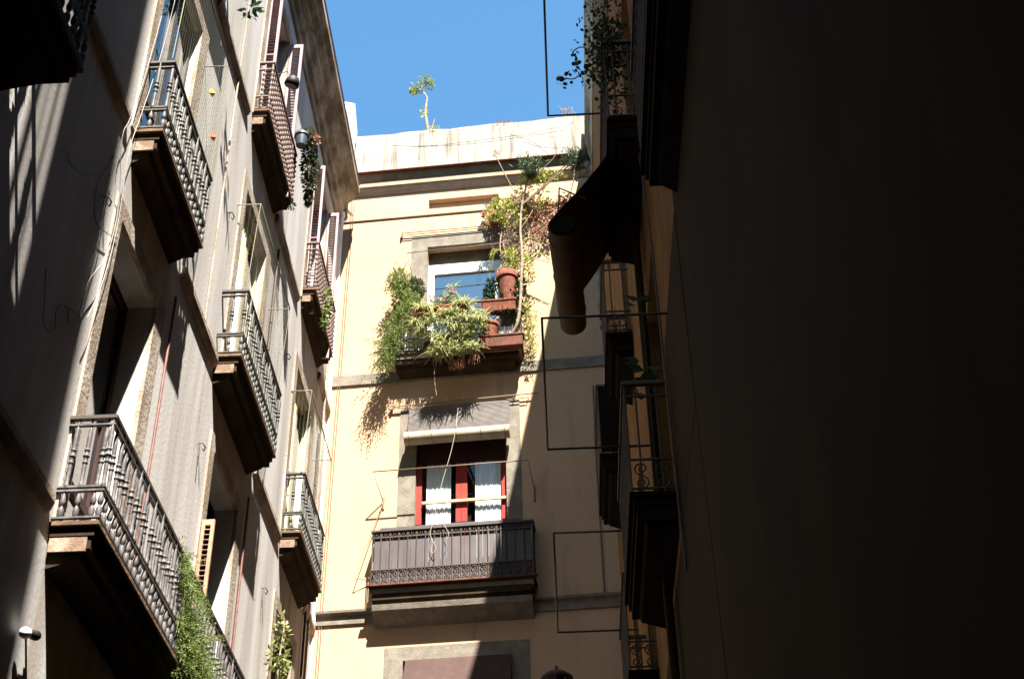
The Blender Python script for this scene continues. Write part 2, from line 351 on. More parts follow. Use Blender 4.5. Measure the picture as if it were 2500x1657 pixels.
# ------------------------------------------------------------------ LEFT BUILDING
LH = []   # openings: y0,y1,z0,z1
cols = [(8.60, 9.76), (12.15, 13.35), (15.72, 16.88)]
floors = [(6.46, 9.35), (10.26, 12.95), (14.05, 16.82)]
for zi, (a, b) in enumerate(floors):
    for ci, (c, d) in enumerate(cols):
        LH.append((c, d, a, b))
lb = thing("apartment_building", "tall grey rendered apartment house with iron balconies along the left of the street", "building", (XL - 3, 6, 0))
mb = wall(FL, -40, D, 0, 17.62, LH, .34); shell(mb, -40, D + .01, 8, 0, 18.2)
obj("wall", mb, 'grey', lb)
mb = MB(FL)   # cornice profile
mb.prism([(0, 17.36), (.035, 17.36), (.05, 17.42), (.02, 17.44), (.02, 17.60), (.07, 17.64), (.09, 17.74), (.16, 17.80), (.17, 17.86), (.26, 17.93), (.27, 18.0), (.345, 18.05), (.345, 18.16), (.31, 18.18), (.31, 18.27), (0, 18.27)], -14, 17.86)
obj("cornice", mb, 'cornice', lb)
mb = MB(FL); mb.prism([(0, 18.27), (.335, 18.27), (.345, 18.31), (0, 18.34)], -14, 17.88); obj("roof_edge_tiles", mb, 'pipe', lb)
for zc in (6.50, 10.16, 13.80):
    mb = MB(FL); 
    segs = {13.80: [(-14, 8.36), (10.1, 11.76), (13.66, 15.33), (17.2, 18.2)], 10.16: [(-14, 8.3), (10.3, 11.8), (13.95, 15.5), (17.4, 18.2)], 6.5: [(-14, 8.3), (14.4, 18.2)]}[zc]
    for s0, s1 in segs: mb.prism([(0, zc - .05), (.03, zc - .03), (.05, zc + .03), (.05, zc + .09), (0, zc + .12)], s0, s1)
    obj("string_course", mb, 'stonegrey', lb)
for zi, (a, b) in enumerate(floors):
    for ci, (c, d) in enumerate(cols):
        mb = MB(FL); wn, wf = .17, .24
        mb.box(c - wn, c + .002, -.02, .02, a, b + .16); mb.box(d - .002, d + wf, -.02, .02, a, b + .16); mb.box(c + .002, d - .002, -.02, .021, b - .002, b + .161)
        obj("window_surround", mb, 'stonegrey', lb)
        kind = {0: 'brown', 1: 'white', 2: 'dark'}[zi]
        if (zi, ci) in ((1, 1), (1, 2)): kind = 'yellow'
        if (zi, ci) == (1, 0): kind = 'iron'
        fm = {'iron': 'ironmid', 'brown': 'ironbrown', 'white': 'white', 'dark': 'mauve', 'yellow': 'yellow'}[kind]
        dp = .17 if zi != 1 else 0.0
        if zi == 0: fm = 'shadewood'  # frames coloured dark for the shadow of the balcony above
        fw = obj("french_window", (lambda q: (q.box(c, c + .06, -.13 - dp, -.07 - dp, a, b), q.box(d - .06, d, -.13 - dp, -.07 - dp, a, b), q.box(c + .06, d - .06, -.13 - dp, -.07 - dp, b - .07, b), q.box((c + d) / 2 - .05, (c + d) / 2 + .05, -.13 - dp, -.065 - dp, a, b - .07), q.box(c + .06, (c + d) / 2 - .05, -.13 - dp, -.07 - dp, a + .75, a + .83), q.box((c + d) / 2 + .05, d - .06, -.13 - dp, -.07 - dp, a + .75, a + .83), q) [-1])(MB(FL)), fm, lb)
        q = MB(FL); q.box(c + .001, d - .001, -.11 - dp, -.10 - dp, a, b); obj("pane", q, 'glass', fw)
        if kind == 'yellow':
            q = MB(FL); q.box(c + .06, c + .07, -.06, .0, a + .05, b - .5); obj("side_panel", q, 'yellow', lb)
            q = MB(FL)
            for k in range(14): q.box(c + .02 + .035 * k, c + .045 + .035 * k, -.065 - .008 * (k % 2), -.05 - .008 * (k % 2), a + 1.25, b - .08)
            obj("window_blind", q, 'yellow', lb)
# mauve louvred shutters at top floor, perpendicular to the wall; one brown louvred shutter lower down
def shutter(u, o0, o1, z0, z1, m, parent, th=.03):
    f = MB(FL); f.box(u, u + th, o0, o0 + .035, z0, z1); f.box(u, u + th, o1 - .035, o1, z0, z1)
    for zz in (z0, (z0 + z1) / 2 - .03, z1 - .06): f.box(u, u + th, o0 + .035, o1 - .035, zz, zz + .06)
    sh = obj("shutter", f, m, parent)
    s = MB(FL); n = int((z1 - z0 - .1) / .055)
    for k in range(n):
        zz = z0 + .06 + k * .055; s.quad((u - .012, o0 + .035, zz), (u + th + .008, o0 + .035, zz + .034), (u + th + .008, o1 - .035, zz + .034), (u - .012, o1 - .035, zz))
        s.quad((u - .012, o0 + .035, zz + .008), (u - .012, o1 - .035, zz + .008), (u + th + .008, o1 - .035, zz + .042), (u + th + .008, o0 + .035, zz + .042))
    obj("louvres", s, m, sh)
for ci in (1, 2):
    c, d = cols[ci]
    shutter(c + .10, -.02, .145, 13.95, 16.8, 'mauve', lb); shutter(d + .03, .025, .20, 13.95, 16.8, 'mauve', lb)
shutter(12.0, .025, .15, 6.7, 8.48, 'brownwood', lb)
q = MB(FL); q.box(12.27, 12.32, -.05, .05, 10.3, 11.75); obj('door_leaf', q, 'white', lb)

bg_l = "iron balconies on the grey house"
bal = {}
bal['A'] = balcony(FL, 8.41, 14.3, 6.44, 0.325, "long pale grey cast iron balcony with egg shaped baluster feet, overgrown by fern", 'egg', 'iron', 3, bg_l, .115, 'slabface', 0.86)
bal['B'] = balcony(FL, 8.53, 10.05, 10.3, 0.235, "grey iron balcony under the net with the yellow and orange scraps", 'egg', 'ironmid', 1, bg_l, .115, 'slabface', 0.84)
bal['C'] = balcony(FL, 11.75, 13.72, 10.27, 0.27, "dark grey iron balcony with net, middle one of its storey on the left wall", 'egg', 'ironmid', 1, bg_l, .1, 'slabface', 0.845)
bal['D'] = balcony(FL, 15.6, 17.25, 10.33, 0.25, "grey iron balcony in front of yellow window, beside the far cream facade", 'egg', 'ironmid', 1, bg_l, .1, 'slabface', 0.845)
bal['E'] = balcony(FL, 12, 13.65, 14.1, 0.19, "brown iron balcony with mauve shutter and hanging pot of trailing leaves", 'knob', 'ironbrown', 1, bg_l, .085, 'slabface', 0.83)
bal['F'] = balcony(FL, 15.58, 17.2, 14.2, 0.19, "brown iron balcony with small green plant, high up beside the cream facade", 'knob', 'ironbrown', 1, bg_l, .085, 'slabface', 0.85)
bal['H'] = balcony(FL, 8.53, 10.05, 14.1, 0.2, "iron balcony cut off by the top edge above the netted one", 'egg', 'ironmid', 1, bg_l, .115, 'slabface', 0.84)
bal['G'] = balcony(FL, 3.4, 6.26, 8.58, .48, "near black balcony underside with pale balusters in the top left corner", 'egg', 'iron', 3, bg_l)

# nets over the balconies
def net(u0, u1, zlo, zhi, o, label, o_top):
    t = thing("balcony_net", label, "net", FL.P((u0 + u1) / 2, o, zlo), "wire nets over balconies")
    f = MB(FL)
    f.tube([(u0, .0, zhi), (u0, o_top, zhi), (u1, o_top, zhi), (u1, .0, zhi)], .008, 4)
    f.tube([(u0, o, zlo), (u0, o_top, zhi)], .006, 4); f.tube([(u1, o, zlo), (u1, o_top, zhi)], .006, 4); f.tube([(u0, o, zlo), (u1, o, zlo)], .005, 4)
    obj("frame", f, 'net', t)
    n = MB(FL); st = .06
    k = 0
    while u0 + k * st <= u1: n.tube([(u0 + k * st, o, zlo), (u0 + k * st, o_top, zhi)], .0010, 3); k += 1
    m = int((zhi - zlo) / st)
    for j in range(m + 1):
        z = zlo + j * (zhi - zlo) / m; oo = o + (o_top - o) * j / m
        n.tube([(u0, 0.0, z), (u0, oo, z), (u1, oo, z), (u1, 0.0, z)], .0010, 3)
    for j in range(5):
        oo = o * j / 5
        n.tube([(u0, oo, zlo), (u0, oo * o_top / o, zhi)], .0010, 3); n.tube([(u1, oo, zlo), (u1, oo * o_top / o, zhi)], .0010, 3)
    obj("mesh", n, 'net', t)
    return t
net(8.52, 10.06, 11.17, 12.75, .22, "wire net with yellow and orange scraps caught in it", .25)
net(11.87, 13.8, 11.17, 12.45, .22, "wire net rising from the dark grey balcony before white door frame", .27)
net(15.54, 17.3, 11.17, 12.42, .22, "wire net above the balcony beside the cream facade", .27)
for (u, z, m, l) in ((9.7, 11.98, 'yellowpl', "yellow plastic scrap caught in the balcony net"), (9.93, 11.6, 'orange', "orange plastic scrap caught in the balcony net")):
    q = MB(FL); q.add([FL.P(u, .2, z), FL.P(u + .08, .22, z + .01), FL.P(u + .09, .23, z + .1), FL.P(u + .02, .21, z + .085), FL.P(u + .05, .25, z + .04)], [(0, 1, 4), (1, 2, 4), (2, 3, 4), (3, 0, 4)]); single("plastic_scrap", q, m, l, "plastic scrap")

# pipes and cables on the left wall
def pipe(name, fr, path, r, m, label, cat, n=6):
    q = MB(fr); q.tube(path, r, n); return single(name, q, m, label, cat)
pipe("conduit_pipe", FL, [(10.19, .03, 6.2), (10.19, .03, 9.80)], .014, 'pipe', "thin red brown pipe on wall between the long balcony and netted one", "pipe")
pipe("conduit_pipe", FL, [(13.72, .03, 6.9), (13.72, .03, 9.72)], .014, 'pipe', "thin red brown pipe below the dark grey netted balcony", "pipe")
pipe("conduit_pipe", FL, [(13.9, .03, 11.9), (13.9, .03, 13.5)], .02, 'irondark', "short dark pipe between netted balcony and mauve shutters", "pipe")
pipe("conduit_pipe", FL, [(17.5, .03, 9.0), (17.5, .03, 13.0)], .018, 'irondark', "dark pipe on left wall next to the corner with the cream facade", "pipe")
pipe("conduit_pipe", FL, [(17.75, .03, 7.0), (17.75, .03, 17.3)], .02, 'stonegrey', "long grey pipe running up the left wall beside its corner", "pipe")
pipe("conduit_pipe", FL, [(11.2, .02, 10.3), (11.2, .02, 17.3)], .012, 'stonegrey', "thin grey pipe running up left wall between balcony columns", "pipe")
import mathutils
def LW(px, py, o=.03):   # a spot on the left wall, from its bearing
    f = 3472.; d = Vector(((px - 1250) / f, (py - 828.5) / f, 1)); d = Matrix(M) @ d
    t = (XL + o) / d.x; p = d * t; return (p.y, o, p.z + 1.6)
def smooth(pts, k=5):
    out = []
    for i in range(len(pts) - 1):
        p0, p1, p2, p3 = [Vector(pts[min(max(j, 0), len(pts) - 1)]) for j in (i - 1, i, i + 1, i + 2)]
        for s in range(k):
            t = s / k; out.append(.5 * ((2 * p1) + (p2 - p0) * t + (2 * p0 - 5 * p1 + 4 * p2 - p3) * t * t + (3 * p1 - p0 - 3 * p2 + p3) * t ** 3))
    out.append(Vector(pts[-1])); return [tuple(v) for v in out]
CAB = [([(430, -10), (400, 110), (372, 200), (345, 280), (322, 345), (310, 400), (285, 560), (250, 690), (213, 776)], 'cable', "pale loose cable hanging down past the grey house balconies", .06),
       ([(395, 40), (350, 200), (318, 290), (298, 340), (290, 500), (262, 620), (215, 690), (197, 775)], 'cable', "second pale cable looping to the same point of grey wall", .05),
       ([(165, 375), (172, 400), (200, 424), (235, 426), (262, 408), (276, 380)], 'black', "short black cable sagging on the shaded grey wall", .03),
       ([(262, 412), (240, 440), (230, 500), (236, 545), (262, 570), (285, 582)], 'black', "black cable curling beside the netted balcony underside", .03),
       ([(112, 655), (108, 740), (106, 790), (122, 810), (134, 800), (137, 760), (150, 742), (165, 758), (168, 790), (190, 782), (190, 768), (160, 745)], 'black', "tangled black cable loop on the darkest part of left wall", .03),
       ([(280, 400), (262, 470), (250, 560), (228, 640), (205, 720), (190, 775)], 'black', "thin black cable beside the pale cables", .04)]
for pts, m, l, o in CAB:
    q = MB(FL); q.tube(smooth([LW(x, y, o) for x, y in pts]), .0035 if m == 'cable' else .0035, 4); single("loose_cable", q, m, l, "cable")

# shutter hooks
for (u, z) in ((11.55, 12.05), (11.6, 9.1), (14.9, 9.2), (14.95, 12.6), (8.15, 9.2)):
    q = MB(FL); q.tube([(u, 0, z), (u, .05, z), (u + .03, .07, z - .03), (u + .06, .05, z - .05), (u + .06, .03, z - .02)], .007, 5); q.tube([(u, .02, z), (u, .03, z - .25)], .005, 4)
    single("shutter_hook", q, 'irondark', "small black iron shutter hook on the grey wall", "hook", "shutter hooks on the grey wall")['label'] = {11.55: "black shutter hook just left of the brown balcony with the pot", 11.6: "black shutter hook beside the lower of the two red brown pipes' wall", 14.9: "black shutter hook below the balcony next to cream facade", 14.95: "black shutter hook left of the balcony with the small plant", 8.15: "black shutter hook at the dark left end of the wall"}[u]

# lamps on the left wall
t = thing("wall_lamp", "bare white bulb in black holder on the dark wall at lower left", "lamp", FL.P(8.7, .06, 5.75))
q = MB(); c = FL.P(8.40, .07, 5.60); ax = (0.0, -1, -.36)
q.lathe([(.02, 0), (.034, .02), (.034, .07), (.025, .08), (.026, .16), (.024, .17)], c, 10, ax); q.tube([tuple(FL.P(8.38, 0, 5.60)), tuple(FL.P(8.38, .07, 5.60))], .02, 6, loc=False); obj("holder", q, 'black', t)
q = MB(); q.lathe([(.024, .17), (.034, .19), (.038, .215), (.036, .24), (.028, .262), (.012, .275), (.003, .277)], c, 12, ax); obj("bulb", q, 'white', t)
t = thing("round_lamp", "round black lamp hanging beside the mauve shutter", "lamp", FL.P(12.95, .28, 15.0))
q = MB(); q.lathe([(.02, .14), (.07, .12), (.095, .06), (.1, 0), (.085, -.015)], FL.P(12.95, .2, 15.52), 14, (.3, -.3, .9)); obj("shade", q, 'black', t)
q = MB(FL); q.tube([(13.0, 0, 15.8), (13.0, .12, 15.85), (12.96, .2, 15.6)], .007, 4); obj("arm", q, 'irondark', t)

# ------------------------------------------------------------------ FAR FACADE
fb = thing("cream_building", "cream rendered house closing the street, with stained white parapet", "building", FF.P(2.16, -3, 0))
W1 = (1.50, 2.72, 14.70, 17.08); D2 = (1.40, 2.765, 10.52, 13.62); D3 = (1.29, 2.80, 6.9, 9.70); SL = (1.50, 2.71, 17.94, 18.15, .10)
mb = wall(FF, -.35, 9, 0, 18.76, [W1, D2, D3, SL], .32); shell(mb, -.35, 9, 8, 0, 19.3); obj("wall", mb, 'cream', fb)
mb = MB(FF)   # parapet with slightly wavy top
N = 24; P = FF.P
top = [19.62 + .012 * math.sin(i * 1.3) + .008 * math.sin(i * 2.9) for i in range(N + 1)]
us = [-.2 + (6.2) * i / N for i in range(N + 1)]
for o in (.21, -.1):
    b = len(mb.v); mb.v += [P(u, o, 18.755) for u in us] + [P(u, o, z) for u, z in zip(us, top)]
    for i in range(N): mb.f.append([b + i, b + i + 1, b + N + 2 + i, b + N + 1 + i]); mb.sm.append(False)
n2 = 2 * (N + 1)
for i in range(N): mb.f.append([N + 1 + i, N + 2 + i, n2 + N + 2 + i, n2 + N + 1 + i]); mb.sm.append(False)
mb.f.append([0, N + 1, n2 + N + 1, n2]); mb.sm.append(False); mb.f.append([N, n2 + N, n2 + 2 * N + 1, 2 * N + 1]); mb.sm.append(False)
obj("parapet", mb, 'parapet', fb)
mb = MB(FF); mb.prism([(.0, 18.735), (.214, 18.735), (.217, 18.745), (.21, 18.755), (0, 18.755)], -.2, 6); obj("drip_edge", mb, 'terradark', fb)
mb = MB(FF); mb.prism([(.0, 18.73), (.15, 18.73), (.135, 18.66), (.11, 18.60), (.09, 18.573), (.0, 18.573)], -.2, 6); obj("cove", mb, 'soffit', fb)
mb = MB(FF); mb.box(-.2, 6, 0, .108, 18.48, 18.573); obj("fillet", mb, 'trim', fb)
mb = MB(FF); mb.prism([(0, 18.478), (.085, 18.478), (.06, 18.41), (.03, 18.37), (.025, 18.35), (0, 18.35)], -.2, 6); obj("lower_moulding", mb, 'trim', fb)
mb = MB(FF); mb.prism([(0, 17.79), (.022, 17.79), (.025, 17.815), (0, 17.83)], .03, 6); obj("string_course", mb, 'trim', fb)
mb = MB(FF); mb.prism([(0, 14.36), (.03, 14.365), (.03, 14.555), (0, 14.57)], .0, 6); obj("string_course", mb, 'stone', fb)
mb = MB(FF); mb.prism([(0, 10.29), (.03, 10.295), (.03, 10.43), (.085, 10.45), (.09, 10.485), (.03, 10.50), (0, 10.52)], .0, 6); obj("string_course", mb, 'stone', fb)
def surround(a, b, c, e, wl_, wr_, wt, m='stone'):
    q = MB(FF); q.box(a - wl_, a + .002, -.05, .012, c, e + wt); q.box(b - .002, b + wr_, -.05, .012, c, e + wt); q.box(a + .002, b - .002, -.05, .0125, e - .002, e + wt + .001); return obj("window_surround", q, m, fb)
surround(*W1, .27, .26, .26); surround(*D2, .26, .22, .24); surround(*D3, .26, .24, .2)
# upper window: white frame with roller box, blue reflecting pane
a, b, c, e = W1
fw = obj("window", (lambda q: (q.box(a, a + .1, -.2, -.12, c, e - .3), q.box(b - .1, b, -.2, -.12, c, e - .3), q.box(a + .1, b - .1, -.2, -.12, e - .50, e - .3), q.box(a + .1, b - .1, -.2, -.12, c, c + .1), q)[-1])(MB(FF)), 'white', fb)
q = MB(FF); q.box(a + .1, b - .1, -.17, -.16, c + .1, e - .5); obj("pane", q, 'glass', fw)
q = MB(FF); q.box(a + .001, b - .001, -.3, -.16, e - .298, e - .002); obj("shutter_box", q, 'soffit', fw)
# door of the middle balcony
a, b, c, e = D2
dr = obj("balcony_door", (lambda q: (q.box(a + .0, a + .085, -.14, -.07, c, 12.855), q.box((a + b) / 2 - .085, (a + b) / 2 - .002, -.14, -.07, c, 12.855), q.box((a + b) / 2 + .002, (a + b) / 2 + .085, -.14, -.07, c, 12.855), q.box(b - .085, b, -.14, -.07, c, 12.855), q)[-1])(MB(FF)), 'redwood', fb)
q = MB(FF)
for x0, x1 in ((a + .086, (a + b) / 2 - .086), ((a + b) / 2 + .086, b - .086)): q.quad((x0, -.078, c), (x1, -.078, c), (x1, -.078, 12.85), (x0, -.078, 12.85)); obj("pane", q, 'clear', dr)
q = MB(FF); q.box(a + .001, b - .001, -.145, -.06, 12.86, e - .001); obj('transom', q, 'shadewood', dr)  # shade under the blind roll is in this panel's colour
q = MB(FF); q.box(a + .1, b + .0, -.055, -.02, 12.16, 12.2); obj("wooden_bar", q, 'woodbar', dr)
for (s0, s1) in ((a + .15, a + .52), ((a + b) / 2 + .2, b - .1)):
    q = MB(FF); n = 40
    pts = [P(s0 + (s1 - s0) * i / n, -.102 + .010 * math.sin(i * 1.9) + .005 * math.sin(i * .8), z) for z in (c, 12.86) for i in range(n + 1)]
    q.add(pts, [(i, i + 1, n + 2 + i, n + 1 + i) for i in range(n)], True); obj("curtain", q, 'curtain', dr)
q = MB(FF); q.box(a, b, -.315, -.31, c, e); obj("room_dark", q, 'dark', fb)
q = MB(FF); q.box(D3[0], D3[1], -.315, -.31, D3[2], D3[3]); obj("room_dark", q, 'dark', fb)
q = MB(FF); q.box(W1[0], W1[1], -.315, -.31, W1[2], W1[3]); obj("room_dark", q, 'dark', fb)

# persiana blind on the middle door
t = thing("roll_up_blind", "pale slatted roll up blind half raised over door with red frame", "blind", P(2.05, .1, 13.1))
q = MB(FF); n = 21
for k in range(n):
    f = k / n; z = 13.83 - .56 * f; o = .045 + .13 * f ** 1.3
    q.prism([(o, z), (o + .010, z - .004), (o + .013, z - .018), (o + .006, z - .0245), (o, z - .022)], 1.285, 2.835)
obj("slats", q, 'blind', t)
q = MB(FF); q.tube([(1.255 + .001, .205, 13.17), (2.85, .205, 13.17)], .105, 16); obj("roll", q, 'roll', t)
for u in (1.33, 1.68, 2.05, 2.42, 2.78):
    q = MB(FF); q.tube([(u, .205 + .1085 * math.cos(i / 16 * 6.283), 13.17 + .1085 * math.sin(i / 16 * 6.283)) for i in range(16)], .005, 4, closed=True); obj("strap", q, 'wire', t)
q = MB(FF); q.tube(smooth([(2.05, .32, 13.2), (1.98, .33, 12.8), (1.86, .34, 12.3), (1.76, .35, 11.78), (1.74, .37, 11.6), (1.70, .38, 11.45), (1.74, .39, 11.3), (1.79, .385, 11.2), (1.74, .38, 11.12), (1.72, .38, 11.2), (1.78, .38, 11.32)]), .0045, 5)
q.tube(smooth([(1.90, .34, 11.8), (1.88, .36, 11.62), (1.93, .38, 11.5), (1.97, .385, 11.4), (1.93, .385, 11.3)]), .004, 5); obj("pull_cord", q, 'rope', t)
q = MB(FF); q.tube([(2.05, .11, 13.72), (2.05, .32, 13.25)], .005, 4); obj("tie_cord", q, 'rope', t)
q = MB(FF); q.tube([(1.0, .06, 13.87), (3.28, .06, 13.92)], .010, 5); q.tube([(1.0, .06, 13.845), (1.3, .06, 13.84)], .008, 5); q.tube([(2.8, .06, 13.84), (3.1, .06, 13.85)], .008, 5)
q.box(.985, 1.02, 0, .07, 13.82, 13.90)
for u in (1.25, 2.9, 3.12): q.tube([(u, 0, 13.86), (u, .08, 13.86)], .008, 5)
single("blind_rod", q, 'wire', "thin rusty rod above the slatted blind", "rod")
q = MB(FF); q.tube([(1.06, .05, 17.40), (2.75, .05, 17.40)], .009, 5); q.tube([(1.06, .05, 17.35), (2.75, .05, 17.36)], .008, 5); q.box(1.045, 1.07, 0, .06, 17.32, 17.42)
single("blind_rod", q, 'wire', "pair of thin rusty rods above the plant covered window", "rod")

# middle balcony of the far facade with board panel
bal['M'] = balcony(FF, .85, 3.16, 10.70, .30, "brown boarded iron balcony with scrollwork below the door with red frame", 'scroll', 'irondark', 3, "balconies on the cream house", .126, 'stone', .88, 'under', 'stone')
q = MB(FF)
for k in range(26):
    u = .885 + k * .0865
    q.box(u, u + .083, .268, .281, 10.74, 11.58)
obj("board_panel", q, 'board', bal['M'])
q = MB(FF); q.box(.80, 3.21, .29, .36, 10.69, 10.712); obj("red_edge", q, 'terradark', bal['M'])
q = MB(FF); q.prism([(.0, 10.44), (.27, 10.44), (.25, 10.36), (.14, 10.29), (0, 10.2)], .88, 3.12); obj("corbel", q, 'stone', bal['M'])
q = MB(FF); q.box(.95, 3.0, .12, .275, 11.60, 11.64); obj("hand_rail_board", q, 'board', bal['M'])
# awning at the bottom
q = MB(FF); n = 12; pts = []
for i in range(n + 1):
    f = i / n; 
    for u in (1.33, 2.80): pts.append(P(u, .02 + .42 * f, 9.70 - .8 * f - .08 * math.sin(f * 3.14)))
q.add(pts, [(2 * i, 2 * i + 1, 2 * i + 3, 2 * i + 2) for i in range(n)], True)
for i in range(n + 1):
    f = i / n
    for u in (1.33, 2.80): q.v.append(P(u, .01 + .42 * f, 9.69 - .8 * f - .08 * math.sin(f * 3.14)))
b = 2 * (n + 1)
for i in range(n): q.f.append([b + 2 * i, b + 2 * i + 2, b + 2 * i + 3, b + 2 * i + 1]); q.sm.append(True)
single("door_awning", q, 'canvas', "brown canvas awning over the lowest door", "awning")

# upper balcony with plants
bal['U'] = balcony(FF, 1.05, 3.06, 14.70, .30, "small iron balcony crowded with potted plants below the blue window", 'scroll', 'irondark', 3, "balconies on the cream house", .125, 'stone', .92, 'slab', 'stonegrey')
q = MB(FF); q.box(1.2, 1.62, .17, .19, 14.75, 15.2); obj("white_sheet", q, 'white', bal['U'])
def planter(u0, u1, o, z, h, label, m='terra', lip=.02):
    t = thing("planter_box", label, "planter", P((u0 + u1) / 2, o, z), "planters on the small balcony")
    q = MB(FF); q.prism([(o - .07, z), (o + .07, z), (o + .085, z + h - .03), (o - .085, z + h - .03)], u0, u1); obj("trough", q, m, t)
    q = MB(FF); q.box(u0 - lip, u1 + lip, o - .095, o + .097, z + h - .032, z + h); obj("rim", q, m, t); return t
planter(1.33, 1.72, .36, 15.27, .2, "terracotta planter at the left end of the upper rail"); planter(1.76, 2.22, .36, 15.29, .2, "terracotta planter at the middle of the upper rail, under pink flowers")
planter(2.48, 3.0, .36, 15.30, .21, "terracotta planter on the rail below the ivy pot"); planter(2.44, 3.10, .37, 14.60, .21, "long dark terracotta planter at floor level, right end", 'terradark')
def pot(c, r, h, m, label, axis=(0, 0, 1), n=16):
    t = thing("flower_pot", label, "flower pot", c)
    q = MB(); q.lathe([(r * .68, 0), (r * .95, h * .82), (r * .95, h * .84)], c, n, axis); obj("pot_body", q, m, t)
    q = MB(); q.lathe([(r * 1.06, h * .82), (r * 1.08, h), (r * .9, h), (r * .88, h * .9)], c, n, axis); obj("pot_rim", q, m, t); return t
pot(P(2.87, .33, 15.49), .17, .58, 'terra', "large round terracotta pot in ivy, right of blue window")
pot(P(2.58, .33, 14.80), .14, .3, 'terra', "round terracotta pot behind the scrollwork, right of the spider plants")
pot(P(1.62, .22, 14.70), .1, .18, 'terradark', "small dark pot standing on the balcony floor, left side")
q = MB(FF); q.box(2.72, 2.98, .14, .26, 14.70, 15.05); q.box(2.70, 3.0, .13, .27, 15.05, 15.08); single("white_box", q, 'white', "white box standing behind the long dark planter", "box")
def spiderplant(c, n, L, label, hang=0, name="spider_plant"):
    q = MB()
    for _ in range(n):
        an = random.uniform(0, 6.283); el = random.uniform(.1, 1.25)
        d = Vector((math.cos(an) * math.cos(el), math.sin(an) * math.cos(el) - .25, math.sin(el)))
        q.blade(Vector(c) + Vector((random.uniform(-.05, .05), random.uniform(-.04, .04), 0)), d, L * random.uniform(.6, 1.15), .0105, random.uniform(.5, 1.15))
    return q
def spiders(specs, label):
    q = MB()
    for (u, o, z, n, L) in specs:
        s = spiderplant(P(u, o, z), n, L, ''); b = len(q.v); q.v += s.v; q.f += [[b + i for i in f] for f in s.f]; q.sm += s.sm
    return single("spider_plant", q, 'spider', label, "plant", "spider plants on the small balcony")
spiders([(1.50, .38, 15.46, 70, .38), (1.62, .38, 15.44, 60, .38)], "spider plant with striped leaves in the left rail planter")
spiders([(2.16, .38, 15.46, 120, .40)], "spider plant in the middle rail planter before the blue glass")
sp = [(1.42, .45, 15.15, 60, .3), (1.6, .45, 15.1, 60, .3), (1.52, .46, 14.98, 50, .26)]
spiders(sp, "small spider plant cluster hanging lower left of the big clump")
sp = []
for _ in range(58):
    f = random.random(); u = 2.06 + random.uniform(-.48, .48) * (1 - .4 * f); z = 15.32 - .88 * f
    sp.append((u, .43 + random.uniform(-.04, .12), z, 30, random.uniform(.2, .36)))
spiders(sp, "big hanging clump of spider plants over the front of the small balcony")
q = MB()
for _ in range(60):
    u = 2.07 + random.uniform(-.1, .1); q.leaf(P(u, .42 + random.uniform(-.03, .03), 14.42), (random.uniform(-.4, .4), random.uniform(-.3, .1), -1), random.uniform(.12, .25), .012)
for _ in range(60):
    u = 2.35 + random.uniform(-.1, .1); q.leaf(P(u, .42, 14.62 + random.uniform(-.2, .1)), (random.uniform(-.4, .4), 0, -1), random.uniform(.1, .2), .011)
single("dry_leaf_tuft", q, 'dry', "withered pinkish leaf tufts under the big hanging clump", "plant")
q = MB(); q.tube([tuple(P(*p)) for p in smooth([(1.66, .44, 14.75), (1.72, .45, 14.3), (1.74, .45, 14.0), (1.77, .45, 13.75)])], .005, 4, loc=False); single("hanging_stem", q, 'drygrey', "single pale stem hanging below the small balcony", "plant stem")
# left bushes and trailing fern
q = MB(); fronds(q, FF, [(1.3, .26, 15.7), (1.2, .28, 15.9), (1.12, .28, 16.05), (1.1, .28, 16.3)], 170, .24, .45, 15, .075, .013, (-.15, .3, .25), .6, .05)
q.cloud([(P(1.18, .3, 15.75), (.16, .13, .2))], 240, .08, .018)
single("green_bush", q, 'leaf', "bright green leafy bush at upper left of the small balcony", "plant")
q = MB(); q.cloud([(P(1.34, .22, 16.02), (.16, .14, .2))], 900, .07, .01); single("round_bush", q, 'leafolive', "dark olive round bush beside the window's stone frame", "plant")
q = MB()
def feather(q, pts, n, L, W, spread=.09, hang=.3):
    P_ = [Vector(p) for p in pts]
    for _ in range(n):
        t = random.random() * (len(P_) - 1); i = int(t); p = P_[i].lerp(P_[i + 1], t - i)
        off = Vector((random.gauss(0, spread), random.gauss(0, spread * .6), random.gauss(0, spread)))
        q.leaf(p + off, off * 8 + Vector((random.uniform(-.6, .6), random.uniform(-.6, .6), random.uniform(-.4, .6) - hang)), L * random.uniform(.5, 1.3), W)
fronds(q, FF, [(1.22, .32, 15.85), (1.14, .34, 15.4), (1.06, .36, 15.0), (.98, .36, 14.7)], 120, .32, .7, 26, .055, .0085, (-.2, .3, -.15), .45)
fronds(q, FF, [(1.1, .36, 15.2), (1.0, .36, 14.8), (.92, .36, 14.5)], 80, .34, .8, 26, .055, .0085, (-.22, .25, -.6), .3)
single("trailing_fern", q, 'fern', "long feathery green fern trailing off the left end of small balcony", "plant")
